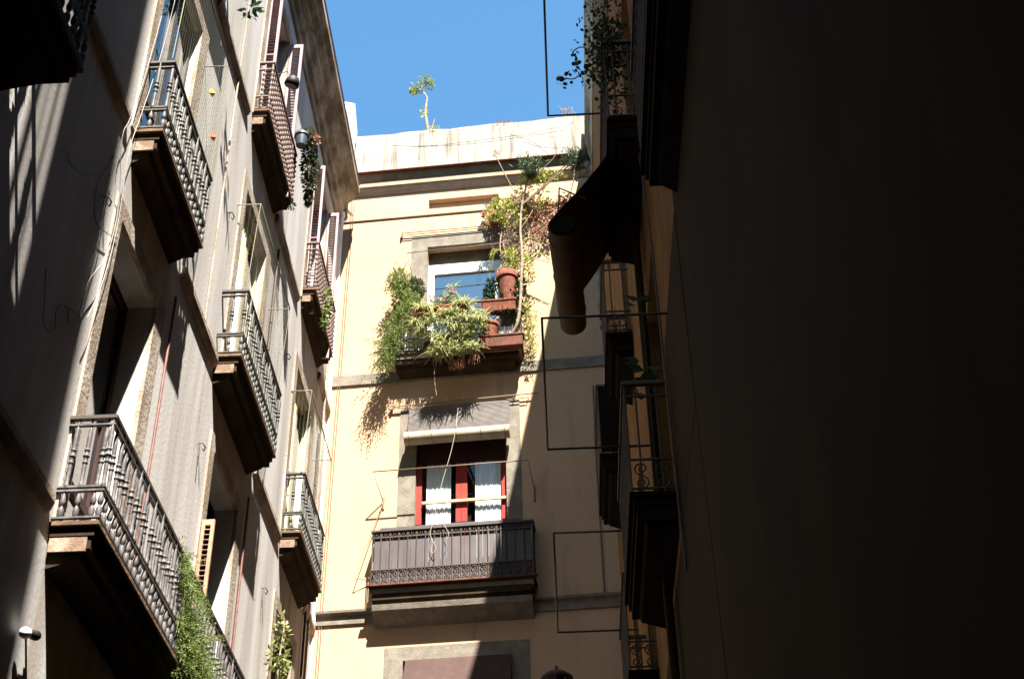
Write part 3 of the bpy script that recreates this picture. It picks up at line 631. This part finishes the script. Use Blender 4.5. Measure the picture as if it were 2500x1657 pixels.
# geraniums
q = MB(); q.cloud([(P(1.8, .36, 15.62), (.17, .06, .1)), (P(2.0, .36, 15.66), (.12, .06, .09))], 220, .055, .02); single("geranium", q, 'leaf', "geranium leaves growing in the middle rail planter", "plant")
q = MB(); q.cloud([(P(1.98, .40, 15.76), (.07, .03, .03)), (P(1.84, .42, 15.62), (.13, .03, .03)), (P(1.64, .36, 15.74), (.04, .03, .03))], 110, .026, .012); single("pink_flowers", q, 'pink', "small pink flowers in front of the blue window", "flowers")
q = MB()
for k in range(5):
    q.tube(smooth([tuple(P(1.75, .36, 15.62)), tuple(P(1.84 + .02 * k, .37, 15.8)), tuple(P(1.93 + .05 * k, .37, 15.93 + .02 * k))], 3), .004, 4, loc=False)
q.cloud([(P(1.98, .37, 15.9), (.12, .03, .05))], 50, .04, .011); single("pale_sprig", q, 'spider', "pale thin sprig sticking up before the blue pane", "plant")
# ivy round the pot
q = MB(); q.cloud([(P(2.82, .36, 15.64), (.26, .08, .12)), (P(3.05, .32, 15.85), (.09, .08, .25)), (P(2.68, .34, 15.92), (.13, .07, .12)), (P(2.56, .34, 15.72), (.06, .05, .12)), (P(2.9, .36, 15.3), (.25, .05, .08))], 700, .07, .024); single("ivy", q, 'leafdk', "dark green ivy around the large terracotta pot", "plant")
# climbing shrub: trunk, limbs, dry leaves, ferns, pine tufts
t = thing("climbing_shrub", "tall pale stemmed shrub climbing from small balcony to the eaves", "plant", P(3.0, .35, 14.9))
q = MB()
q.tube([tuple(P(*p)) for p in smooth([(2.92, .34, 14.85), (3.02, .38, 15.05), (3.07, .4, 15.4), (3.10, .4, 15.9), (3.12, .38, 16.5), (3.10, .34, 17.0), (3.14, .3, 17.6), (3.25, .34, 18.1), (3.31, .4, 18.35)])], [.03 - .0004 * i for i in range(41)], 6, loc=False)
obj("trunk", q, 'trunk', t)
q = MB()
for pts, r in (([(3.12, .3, 17.55), (3.5, .36, 17.85), (3.8, .42, 18.1), (4.05, .48, 18.3)], .013), ([(3.14, .3, 17.6), (3.55, .38, 17.92), (3.85, .44, 18.2), (4.0, .45, 18.3)], .011), ([(3.1, .3, 17.6), (2.95, .38, 18.0), (2.8, .42, 18.4), (2.72, .45, 18.62)], .008),
               ([(3.5, .4, 18.25), (3.7, .42, 18.45), (3.78, .45, 18.6)], .006), ([(3.12, .35, 16.5), (3.2, .3, 16.7), (3.24, .28, 17.0)], .012), ([(2.85, .2, 16.3), (2.75, .25, 16.7), (2.8, .2, 17.2), (2.95, .2, 17.6)], .012), ([(2.7, .3, 16.2), (2.85, .3, 16.4), (2.8, .25, 16.8)], .01), ([(3.9, .45, 17.4), (4.02, .5, 17.8), (4.08, .55, 18.3)], .011), ([(3.2, .2, 16.9), (3.6, .2, 17.2), (3.95, .2, 17.55)], .008), ([(3.1, .25, 17.1), (3.3, .22, 17.5), (3.25, .2, 17.7)], .008)):
    q.tube([tuple(P(*p)) for p in smooth(pts, 4)], r, 5, loc=False)
for _ in range(140):
    u, z = random.uniform(2.6, 4.0), random.uniform(16.9, 17.8); 
    if u > 3.3 and z < 17: continue
    q.tube([tuple(P(u, .06, z)), tuple(P(u + random.uniform(-.12, .12), .1 + random.uniform(0, .08), z - random.uniform(.05, .2))), tuple(P(u + random.uniform(-.2, .2), .05, z - random.uniform(.2, .4)))], .004, 3, loc=False)
obj("branches", q, 'twig', t)
def shift(p): return p
q = MB(); q.cloud([(P(3.35, .12, 17.55), (.28, .1, .2)), (P(3.75, .12, 17.55), (.28, .1, .22)), (P(3.9, .12, 17.75), (.16, .1, .14)), (P(3.5, .12, 17.15), (.22, .1, .22)), (P(2.62, .1, 17.62), (.2, .06, .08)), (P(2.6, .1, 17.42), (.1, .06, .16))], 1150, .06, .019, .3); obj("dry_leaves", q, 'dry', t)
q = MB(); q.cloud([(P(2.98, .15, 17.3), (.2, .1, .35)), (P(2.95, .15, 16.9), (.14, .08, .28)), (P(3.1, .2, 17.75), (.2, .1, .12))], 900, .10, .008, .5); obj("dry_stems", q, 'drygrey', t)
q = MB(); q.cloud([(P(2.8, .28, 17.6), (.16, .08, .14)), (P(2.75, .28, 17.4), (.1, .07, .15)), (P(3.35, .3, 18.15), (.28, .06, .12)), (P(3.6, .3, 18.2), (.3, .06, .08)), (P(3.0, .3, 16.5), (.2, .08, .14)), (P(2.95, .3, 16.2), (.2, .08, .2)), (P(3.2, .3, 16.2), (.1, .08, .3)), (P(3.0, .2, 17.75), (.2, .06, .1)), (P(3.4, .15, 17.7), (.3, .06, .12)), (P(3.3, .25, 17.95), (.3, .08, .15)), (P(2.95, .25, 17.45), (.25, .1, .3))], 1500, .075, .017); obj("green_leaves", q, 'yfern', t)
q = MB()   # fern fronds
for (u, z, du, dz) in ((2.75, 17.75, -.18, -.55), (2.8, 17.72, .02, -.5), (2.72, 17.6, -.22, -.35), (2.72, 16.62, -.16, -.55), (2.9, 16.55, .1, -.6), (3.2, 16.45, .42, -.25), (3.1, 16.7, .3, .0), (2.65, 17.55, -.12, -.45)):
    for k in range(26):
        f = k / 25; c = P(u + du * f, .3 + .06 * math.sin(f * 3), z + dz * f ** 1.6 + .08 * math.sin(f * 3.14)); L = .075 * (1 - .6 * f)
        for sg in (-1, 1): q.leaf(c, Vector((sg, -.3, -.25)), L, .009)
obj("fern_fronds", q, 'yfern', t)
for cc, k in (((3.31, .42, 18.15), 1), ((4.08, .5, 18.15), 2)):
    q = MB()
    for _ in range(850):
        f = random.random(); p = P(cc[0] + random.gauss(0, .055 + .06 * f), cc[1] + random.gauss(0, .07), cc[2] - .08 + .38 * f)
        q.leaf(p, Vector((random.gauss(0, .6), random.gauss(0, .6), .7)), random.uniform(.07, .14), .008)
    obj("needle_tuft", q, 'pine', t)
q = MB()
for _ in range(45): q.leaf(P(2.72 + random.gauss(0, .04), .45, 18.55 + random.uniform(0, .15)), (random.gauss(0, .5), random.gauss(0, .3), .8), .1, .006)
obj("dry_tip", q, 'twig', t)
q = MB(); q.cloud([(P(3.2, .2, 15.3), (.1, .08, .4)), (P(3.22, .2, 14.85), (.1, .06, .3))], 420, .07, .009, .3); obj("lower_sprays", q, 'yfern', t)

# roof growth on the parapet
t = thing("rooftop_sapling", "small crooked sapling growing from top of the stained parapet", "tree", P(1.5, .08, 19.55))
q = MB(); q.tube([tuple(P(*p)) for p in smooth([(1.50, .15, 19.5), (1.46, .15, 19.85), (1.43, .15, 20.12), (1.44, .15, 20.32), (1.45, .15, 20.5), (1.40, .15, 20.62), (1.35, .15, 20.75), (1.37, .15, 20.9)])], [.03 - .0006 * i for i in range(36)], 6, loc=False)
q.tube([tuple(P(*p)) for p in [(1.52, .15, 19.5), (1.56, .15, 19.75), (1.6, .15, 19.95)]], .01, 4, loc=False); q.tube([tuple(P(*p)) for p in [(1.37, .15, 20.72), (1.26, .15, 20.76), (1.2, .15, 20.74)]], .007, 4, loc=False); q.tube([tuple(P(*p)) for p in [(1.37, .15, 20.75), (1.45, .15, 20.9), (1.52, .15, 20.95)]], .007, 4, loc=False)
obj("trunk", q, 'trunk', t)
q = MB(); q.cloud([(P(1.28, .15, 20.8), (.12, .12, .08)), (P(1.42, .15, 20.95), (.13, .12, .08)), (P(1.5, .15, 20.86), (.08, .1, .07)), (P(1.2, .15, 20.72), (.06, .08, .04))], 240, .06, .02); obj("crown", q, 'leaf', t)
q = MB(); q.cloud([(P(1.4, .15, 20.15), (.06, .06, .12)), (P(1.6, .15, 19.7), (.08, .06, .13)), (P(1.55, .15, 19.62), (.1, .06, .08))], 120, .06, .016); obj("lower_leaves", q, 'yfern', t)
for (u, l, s) in ((2.78, "dry rust coloured weed on the parapet, left of centre sky", .13), (2.95, "dry weed with round seed head on the parapet", .12), (2.2, "tiny dry weed on the middle of parapet top", .05), (3.9, "grey green weed tuft on parapet beside the right eaves", .2)):
    q = MB()
    for k in range(int(9 * s / .1)):
        d = (random.gauss(0, .35), random.gauss(0, .2), 1); b = P(u + random.gauss(0, .02), .15, 19.5); e = b + Vector(d).normalized() * s * random.uniform(.9, 1.9); q.tube([tuple(b), tuple(e)], .0045, 3, loc=False)
        q.cloud([(e, (.03, .03, .03))], 8, .035, .011)
    single("parapet_weed", q, 'dry' if u < 3.5 else 'drygrey', l, "weed", "weeds on the parapet")
q = MB(); 
for pts in ([(.9, .31, 19.5), (1.6, .32, 19.42), (2.6, .32, 19.45), (3.4, .32, 19.5), (4.1, .3, 19.62)], [(3.0, .31, 19.5), (3.4, .31, 19.25), (3.6, .31, 19.0), (3.7, .31, 18.85)], [(3.2, .31, 19.3), (3.6, .31, 19.1), (4.0, .31, 19.05)], [(1.2, .31, 19.42), (2.4, .31, 19.36), (4.0, .31, 19.48)]): q.tube([tuple(P(*p)) for p in smooth(pts)], .0032, 4, loc=False)
single("loose_wires", q, 'wire', "thin dark wires strung across the stained parapet", "wires")

# clothes line frames and wires on the cream house
q = MB(FF); q.tube([(.93, 0, 12.22), (.82, .35, 12.55), (3.12, .35, 12.55), (3.18, 0, 12.22)], .0095, 5); q.tube([(.93, .005, 12.3), (.93, .01, 12.1)], .015, 5); q.tube([(3.17, .005, 12.3), (3.17, .01, 12.05)], .015, 5)
q.tube([(.93, .03, 12.2), (.58, .1, 10.95), (.75, .05, 10.95)], .008, 4)
single("clothes_frame", q, 'wire', "thin rusty wire frame in front of the door with red frame", "wire frame", "clothes line frames")
q = MB(FF); q.tube([(1.32, .02, 16.15), (1.22, .35, 16.70), (2.82, .35, 16.74), (2.9, .02, 16.2)], .008, 5); q.tube([(1.22, .35, 16.5), (1.1, .3, 16.2)], .008, 4)
single("clothes_frame", q, 'wire', "thin rusty wire frame before the blue window", "wire frame", "clothes line frames")
# rainwater pipe at the corner
q = MB(FF); q.tube(smooth([(.17, .28, 18.95), (.17, .28, 18.45), (.16, .25, 18.34), (-.02, .1, 18.33), (-.05, .06, 18.2), (-.055, .06, 17.9)], 4), .035, 8)
q.tube([(-.02, .06, 17.95), (-.02, .06, 7.0)], .062, 10)
q.tube([(-.02, .06, 17.98), (-.02, .06, 17.88)], .075, 10)
for z in (16, 13.2, 10.6): q.tube([(-.02, .06, z), (-.02, .06, z - .05)], .068, 10)
single("drainpipe", q, 'white', "white rainwater pipe with bend running down the corner of cream house", "drainpipe")
q = MB(FF)
for du in (0, .035): q.tube([(.18 + du, .02, 19.4), (.17 + du, .34, 19.3), (.18 + du, .34, 18.7), (.16 + du, .03, 18.0), (.09 + du, .02, 10.5), (.08 + du, .02, 7)], .0065, 4)
single("wall_cables", q, 'pipe', "two thin cables running side by side down left edge of cream wall", "cables")
for k, (u, z, l) in enumerate(((1.46, 13.3, ""),)): pass
# street lantern
t = thing("street_lantern", "black street lantern cap poking up at the bottom edge", "street lamp", (-.05, 16.6, 7.6))
c = (-.055, 16.6, 8.74)
q = MB(); q.lathe([(.2, -.06), (.205, -.05), (.19, -.03), (.12, .02), (.05, .045), (.03, .05), (.03, .065), (.018, .08), (.025, .095), (.006, .12)], c, 20); obj("cap", q, 'irondark', t)
q = MB(); q.lathe([(.1, -.55), (.16, -.06)], c, 8, smooth=False); obj("glass", q, 'glass', t)
q = MB(); q.lathe([(.03, -.7), (.1, -.6), (.105, -.55), (.03, -.54)], c, 12); q.tube([(-.055, 16.6, 8.05), (-.055, 16.6, 7.95), (-.055, 17.2, 7.75), (-.055, 18.04, 7.8)], .02, 6, loc=False); obj("bracket", q, 'irondark', t)

# trailing plants on the left building
q = MB()
fronds(q, FL, [(10.45, .3, 7.25), (10.7, .3, 7.0), (10.75, .32, 6.7), (10.75, .33, 6.4)], 150, .30, .6, 40, .05, .0045, (.1, .25, .1), .5)
fronds(q, FL, [(10.75, .33, 6.6), (11.05, .33, 6.5), (11.35, .33, 6.3), (11.65, .33, 6.0)], 240, .36, .7, 44, .052, .0045, (0, .3, .05), .5, .09)
for _ in range(40):
    u = random.uniform(10.5, 11.8); z = 7.4 - (u - 10.5) * .6; q.tube(smooth([tuple(FL.P(u, .3, z)), tuple(FL.P(u + .05, .36, z - .3)), tuple(FL.P(u + random.uniform(-.1, .2), .36, z - .8))], 3), .0035, 3, loc=False)
single("asparagus_fern", q, 'fern', "big feathery light green fern spilling over the long pale balcony", "plant")
pot(FL.P(13.45, .29, 14.9), .095, .2, 'bluepot', "dark blue glazed pot hung outside the brown balcony")
q = MB(); q.cloud([(FL.P(13.55, .34, 15.15), (.13, .15, .1)), (FL.P(13.68, .36, 15.0), (.1, .12, .12))], 420, .05, .018); q.cloud([(FL.P(13.72, .36, 14.8), (.1, .12, .2)), (FL.P(13.82, .36, 14.6), (.08, .1, .18)), (FL.P(13.88, .36, 14.35), (.035, .05, .13))], 700, .055, .018, .4)
single("trailing_succulent", q, 'leafolive', "leafy trailing plant hanging from the dark blue pot", "plant")
q = MB(); q.cloud([(FL.P(13.58, .38, 15.16), (.12, .12, .1))], 150, .045, .016); single("dry_blooms", q, 'dry', "withered rusty blooms around the dark blue pot", "flowers")
q = MB(); q.cloud([(FL.P(13.6, .2, 14.0), (.06, .06, .08))], 60, .045, .014); single("small_succulent", q, 'leafolive', "tiny plant at the lower end of the brown balcony with blue pot", "plant")
q = MB(); q.cloud([(FL.P(16.2, .24, 14.5), (.07, .12, .12)), (FL.P(16.25, .24, 14.3), (.05, .1, .12)), (FL.P(16.2, .24, 14.05), (.03, .07, .08))], 190, .08, .028, .3); single("rail_plant", q, 'leaf', "small bright green plant on the high brown balcony beside cream facade", "plant")
t = thing("potted_shrub", "thin leggy shrub with sparse leaves at lower left of cream facade", "plant", FL.P(15.15, .2, 6.65))
q = MB(); q.tube([tuple(FL.P(*p)) for p in smooth([(15.10, .2, 6.75), (15.12, .2, 7.45), (15.18, .22, 7.95), (15.16, .22, 8.35), (15.20, .24, 8.80), (15.18, .22, 9.00)])], .012, 5, loc=False)
for (u, z, du, dz) in ((15.72, 8.6, -.4, .25), (15.76, 9.1, -.3, .25), (15.76, 9.2, .3, .2), (15.78, 9.5, .2, .2), (15.72, 8.4, .3, .2), (15.72, 8.5, -.45, .05)): q.tube([tuple(FL.P(u - .6, .2, z - .95)), tuple(FL.P(u + du * .6 - .6, .24, z + dz - .95)), tuple(FL.P(u + du - .6, .26, z + dz * .8 - .95))], .006, 4, loc=False)
obj("stems", q, 'trunk', t)
q = MB(); q.cloud([(FL.P(15.18, .22, 8.75), (.08, .1, .25)), (FL.P(15.10, .22, 8.40), (.12, .22, .15)), (FL.P(15.10, .22, 7.85), (.12, .28, .16)), (FL.P(15.15, .22, 7.45), (.1, .28, .2)), (FL.P(15.30, .22, 8.35), (.08, .12, .1))], 330, .07, .02); obj("leaves", q, 'leaf', t)
pot(FL.P(15.15, .18, 7.00), .13, .24, 'terra', "terracotta pot holding the leggy shrub")
q = MB(FL); q.cloud([(FL.P(10.3, .3, 13.95), (.08, .15, .1))], 40, .09, .025); single("balcony_weed", q, 'leafdk', "few dark leaves at the top edge above the netted balcony", "plant")

# things on the left roof
q = MB(FL); q.add([FL.P(16.2, .30, 18.3), FL.P(17.1, .33, 18.3), FL.P(17.3, .34, 18.95), FL.P(16.9, .34, 19.25), FL.P(16.3, .2, 18.7), FL.P(17.2, .15, 18.9)], [(0, 1, 2), (0, 2, 3), (0, 3, 4), (1, 5, 2), (2, 5, 3), (3, 5, 4)])
single("roof_sheet", q, 'tarp', "white plastic sheet tucked behind the left roof edge", "plastic sheet")
t = thing("roof_antenna", "thin dark antenna stub on the left roof edge", "antenna", FL.P(17.5, .2, 18.3))
q = MB(FL); q.tube([(17.5, .2, 18.3), (17.55, .22, 19.4)], .02, 5); obj("mast", q, 'irondark', t)
q = MB(FL); q.box(17.46, 17.58, .16, .28, 18.9, 19.15); obj("box", q, 'black', t)

# ------------------------------------------------------------------ RIGHT BUILDINGS
rb = thing("ochre_building", "ochre house in deep shade on the right, seen along its wall", "building", (XR + 3, 12, 0))
RHo = [(9.0, 10.1, 6.8, 9.2), (12.1, 13.0, 6.8, 9.2), (14.7, 15.6, 6.8, 9.2), (9.0, 10.2, 10.4, 12.9), (12.0, 12.8, 10.4, 12.9), (14.5, 15.4, 10.4, 12.9)]
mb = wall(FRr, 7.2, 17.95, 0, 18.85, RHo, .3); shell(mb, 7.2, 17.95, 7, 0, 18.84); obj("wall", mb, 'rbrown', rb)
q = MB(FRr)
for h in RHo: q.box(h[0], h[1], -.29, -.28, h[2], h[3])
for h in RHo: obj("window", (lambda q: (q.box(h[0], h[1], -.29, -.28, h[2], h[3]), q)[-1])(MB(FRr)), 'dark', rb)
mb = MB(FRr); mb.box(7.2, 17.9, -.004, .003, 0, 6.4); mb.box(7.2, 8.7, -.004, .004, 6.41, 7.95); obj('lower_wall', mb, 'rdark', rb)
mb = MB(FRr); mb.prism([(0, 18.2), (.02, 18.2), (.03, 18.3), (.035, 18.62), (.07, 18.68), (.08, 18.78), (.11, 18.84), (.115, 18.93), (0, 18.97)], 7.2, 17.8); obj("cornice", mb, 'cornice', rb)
nb = thing("shaded_building", "house nearest the viewer on the right, shade put into its brown colour", "building", (XR + 3, 1, 0))
mb = wall(FRr, -40.0, 7.2, 0, 24, [(-3.2, -2.0, 4.2, 6.8), (-3.2, -2.0, 8.0, 10.4)], .3); shell(mb, -40.0, 7.19, 7, 0, 24); obj("wall", mb, 'rdark', nb)  # unseen length behind the viewer and extra height added to block sky light
for (u0, u1, z0, z1) in ((-3.2, -2.0, 4.2, 6.8), (-3.2, -2.0, 8.0, 10.4)):
    q = MB(FRr); q.box(u0, u1, -.29, -.28, z0, z1); obj("window", q, 'dark', nb)
br = "balconies on the shaded right side"
def rbal(u0, u1, zf, o, l, n=2): return balcony(FRr, u0, u1, zf, o, l, 'scroll', 'irondark', n, br, .12, 'deepshade', .97, 'deepshade', 'deepshade', 'deepshade')
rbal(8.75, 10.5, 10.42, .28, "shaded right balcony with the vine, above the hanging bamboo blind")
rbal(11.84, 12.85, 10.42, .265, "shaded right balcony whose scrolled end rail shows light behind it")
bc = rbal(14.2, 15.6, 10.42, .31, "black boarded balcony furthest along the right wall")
q = MB(FRr); q.box(14.19, 14.20, .02, .30, 10.45, 11.36); q.box(14.2, 15.6, .30, .305, 10.45, 11.36); obj("board_panel", q, 'deepshade', bc)
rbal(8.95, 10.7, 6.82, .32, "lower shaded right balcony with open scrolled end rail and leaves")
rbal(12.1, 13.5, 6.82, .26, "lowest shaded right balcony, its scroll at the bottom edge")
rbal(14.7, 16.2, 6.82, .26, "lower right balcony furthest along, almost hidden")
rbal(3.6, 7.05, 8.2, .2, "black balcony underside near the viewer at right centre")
# bamboo blind hanging over a rail
t = thing("bamboo_blind", "dark roll up blind hanging out from right balcony, its roll against the cream wall", "blind", FRr.P(9.8, .7, 9.4))
q = MB(FRr); prof = smooth([(.27, 10.42, 0), (.36, 10.27, 0), (.46, 10.12, 0), (.58, 9.95, 0), (.70, 9.80, 0), (.80, 9.66, 0), (.835, 9.55, 0)], 3); n = len(prof) - 1
pts = []
for i, (o, z, _) in enumerate(prof):
    for k in range(9): u = 9.15 + 1.38 * k / 8; pts.append(FRr.P(u, o - .09 * (k / 8) * i / n + .006 * math.sin(k * 2.1), z + .006 * math.sin(k * 1.7)))
q.add(pts, [(9 * i + k, 9 * i + k + 1, 9 * i + k + 10, 9 * i + k + 9) for i in range(n) for k in range(8)], True); obj("sheet", q, 'bambooD', t)
q = MB(FRr); q.tube([(9.12, .72, 9.55), (9.45, .702, 9.535), (9.8, .68, 9.53), (10.15, .66, 9.52), (10.48, .64, 9.52)], [.122, .127, .124, .127, .121], 26, smooth=False); obj("roll", q, 'bamboo', t)
q = MB(FRr); q.tube([(9.10, .722, 9.551), (9.121, .72, 9.55)], [.108, .124], 22, smooth=False); obj('roll_end', q, 'deepshade', t)
for f in (.12, .5, .85):
    u = 9.12 + 1.36 * f; o = .72 - .08 * f; q = MB(FRr)
    q.tube([(u, o + .128 * math.cos(i / 16 * 6.283), 9.55 + .128 * math.sin(i / 16 * 6.283)) for i in range(16)], .008, 4, closed=True); obj("strap", q, 'black', t)
# clothes racks
def rack(x0, y0, y1, z, x1, label, r=.011):
    q = MB(); q.tube([(x1, y0, z), (x0, y0, z), (x0, y1, z), (x1, y1, z)], r, 5, loc=False); single("drying_rack", q, 'irondark', label, "drying rack", "drying racks on the right side")
rack(.09, 8.2, 9.75, 11.5, .62, "black rod frame reaching into the sky from the right", .012)
rack(-.035, 8.05, 9.8, 7.75, .86, "black rod frame across the cream wall below the bamboo roll")
rack(-.015, 11.2, 13.25, 7.75, .80, "lowest black rod frame, low on the shaded cream wall")
q = MB(); q.tube([tuple(FRr.P(9.2, .5, 9.9)), tuple(FRr.P(9.2, .73, 10.05)), tuple(FRr.P(9.6, .75, 10.02)), tuple(FRr.P(9.6, .4, 10.2))], .009, 4, loc=False); single("blind_bracket", q, 'irondark', "small black bracket on top of the bamboo blind", "bracket")
# vine on the right balcony
t = thing("balcony_vine", "dark leafed vine on right balcony reaching into the blue sky", "plant", FRr.P(9.0, .3, 11.2))
q = MB()
for pts in ([(8.9, .25, 11.1), (8.95, .42, 11.25), (9.0, .54, 11.2), (8.95, .63, 11.15), (8.92, .70, 11.1)], [(8.9, .3, 11.3), (8.9, .45, 11.5), (8.95, .55, 11.5)], [(8.8, .1, 11.2), (8.8, .2, 11.7), (8.7, .25, 12.2)]): q.tube([tuple(FRr.P(*p)) for p in smooth(pts, 4)], .006, 4, loc=False)
obj("stems", q, 'twig', t)
q = MB()
def rleaf(q, c, r):
    n = Vector((random.uniform(-1, 1), random.uniform(-1, 1), random.uniform(-.3, 1))).normalized(); a = n.orthogonal().normalized(); b = n.cross(a); c = Vector(c)
    q.add([c + (a * math.cos(k * .785) + b * math.sin(k * .785)) * r for k in range(8)], [tuple(range(8))])
for _ in range(34):
    f = random.random(); rleaf(q, FRr.P(8.95 + random.gauss(0, .03), .42 + .30 * f, 11.27 - .16 * f + random.gauss(0, .03)), random.uniform(.014, .026))
for _ in range(16):
    f = random.random(); rleaf(q, FRr.P(8.95 + random.gauss(0, .03), .50 + .06 * f, 11.3 + .2 * f + random.gauss(0, .02)), random.uniform(.014, .024))
for _ in range(1100): rleaf(q, FRr.P(8.9 + random.gauss(0, .12), .24 + random.gauss(0, .09), 11.45 + random.gauss(0, .3)), random.uniform(.011, .022))
obj("leaves", q, 'leafdk', t)
q = MB()
for (px, z, o, u) in ((0, 8.85, .12, 9.3), (0, 8.15, .12, 9.3), (0, 8.0, .14, 9.25), (0, 7.9, .13, 9.2), (0, 8.9, -.0, 9.4)):
    for k in range(3): 
        c = FRr.P(u + random.gauss(0, .05), o + random.gauss(0, .03), z + random.gauss(0, .04)); q.leaf(c, (random.choice((-1, 1)), -.2, random.uniform(-.3, .5)), .13, .035)
q.tube([tuple(FRr.P(9.3, .1, 7.0)), tuple(FRr.P(9.3, .1, 8.95))], .007, 4, loc=False)
single("tall_leaf_plant", q, 'leafdk', "broad leafed plant on a thin cane before the lower right balcony", "plant")
pipe("right_drainpipe", FRr, [(9.75, .06, 2.0), (9.75, .06, 10.25)], .035, 'rdark', "dark pipe running down the ochre wall strip", "drainpipe")
pipe("right_cable", FRr, [(8.6, .02, 6.0), (8.75, .02, 8.9), (8.9, .04, 10.4)], .01, 'irondark', "thin dark cable beside the pipe on the ochre wall", "cable")
q = MB(); c = Vector((.77, 17.75, 18.95)); q.tube(smooth([(.76, 17.6, 19.0), (.74, 17.75, 18.85), (.76, 17.82, 18.6), (.84, 17.85, 18.45), (.86, 17.85, 18.2), (.86, 17.85, 15)], 4), .04, 8, loc=False); single("right_downpipe", q, 'cornice', "grey downpipe at the far end of the right eaves", "drainpipe")
pipe("thin_conduit", FF, [(4.1, .02, 10.5), (4.1, .02, 12.8), (4.12, .02, 14)], .012, 'wire', "thin conduit up the shaded right edge of cream wall", "pipe")
eb = thing('sky_blocker', 'unseen house added behind the viewer to block sky light', 'building', (0, -42, 0)); q = MB(); q.box(-8, 10, -46, -41, 0, 26); obj('wall', q, 'rdark', eb)  # added out of view to cut sky light in the street
# unseen bay added to the left house, shaped to shade the wall beyond it
q = MB(FL); y1, zt = 4.59, 25
for (o0, o1, z0, z1) in ((0, .62, 9.0, zt), (.90, 1.3, 9.0, zt), (.62, .90, 9.0, 10.9), (.62, .90, 14.2, zt)): q.box(y1 - .05, y1, o0, o1, z0, z1)  # gap left open so a patch of sun reaches the wall
for (u0, u1, z0, z1) in ((-8, 2.0, 9.0, zt), (3.7, y1 - .05, 9.0, zt), (2.0, 3.7, 9.0, 13.0), (2.0, 3.7, 18.5, zt)): q.box(u0, u1, 1.25, 1.3, z0, z1)
q.box(-8, y1 - .05, 0, 1.25, 9.0, 9.08); q.box(-8, y1, 0, 1.3, zt, zt + .1); q.box(-8.05, -8, 0, 1.3, 9, zt)
obj("added_shade_bay", q, 'stonegrey', lb)
for o, w_ in ((.67, .02), (.735, .035), (.80, .012), (.845, .02)): 
    q = MB(FL); q.box(y1 - .04, y1 - .01, o, o + w_, 10.9, 14.2); obj("added_streak_bar", q, 'mauve', lb)  # bars added to split that sun patch into streaks
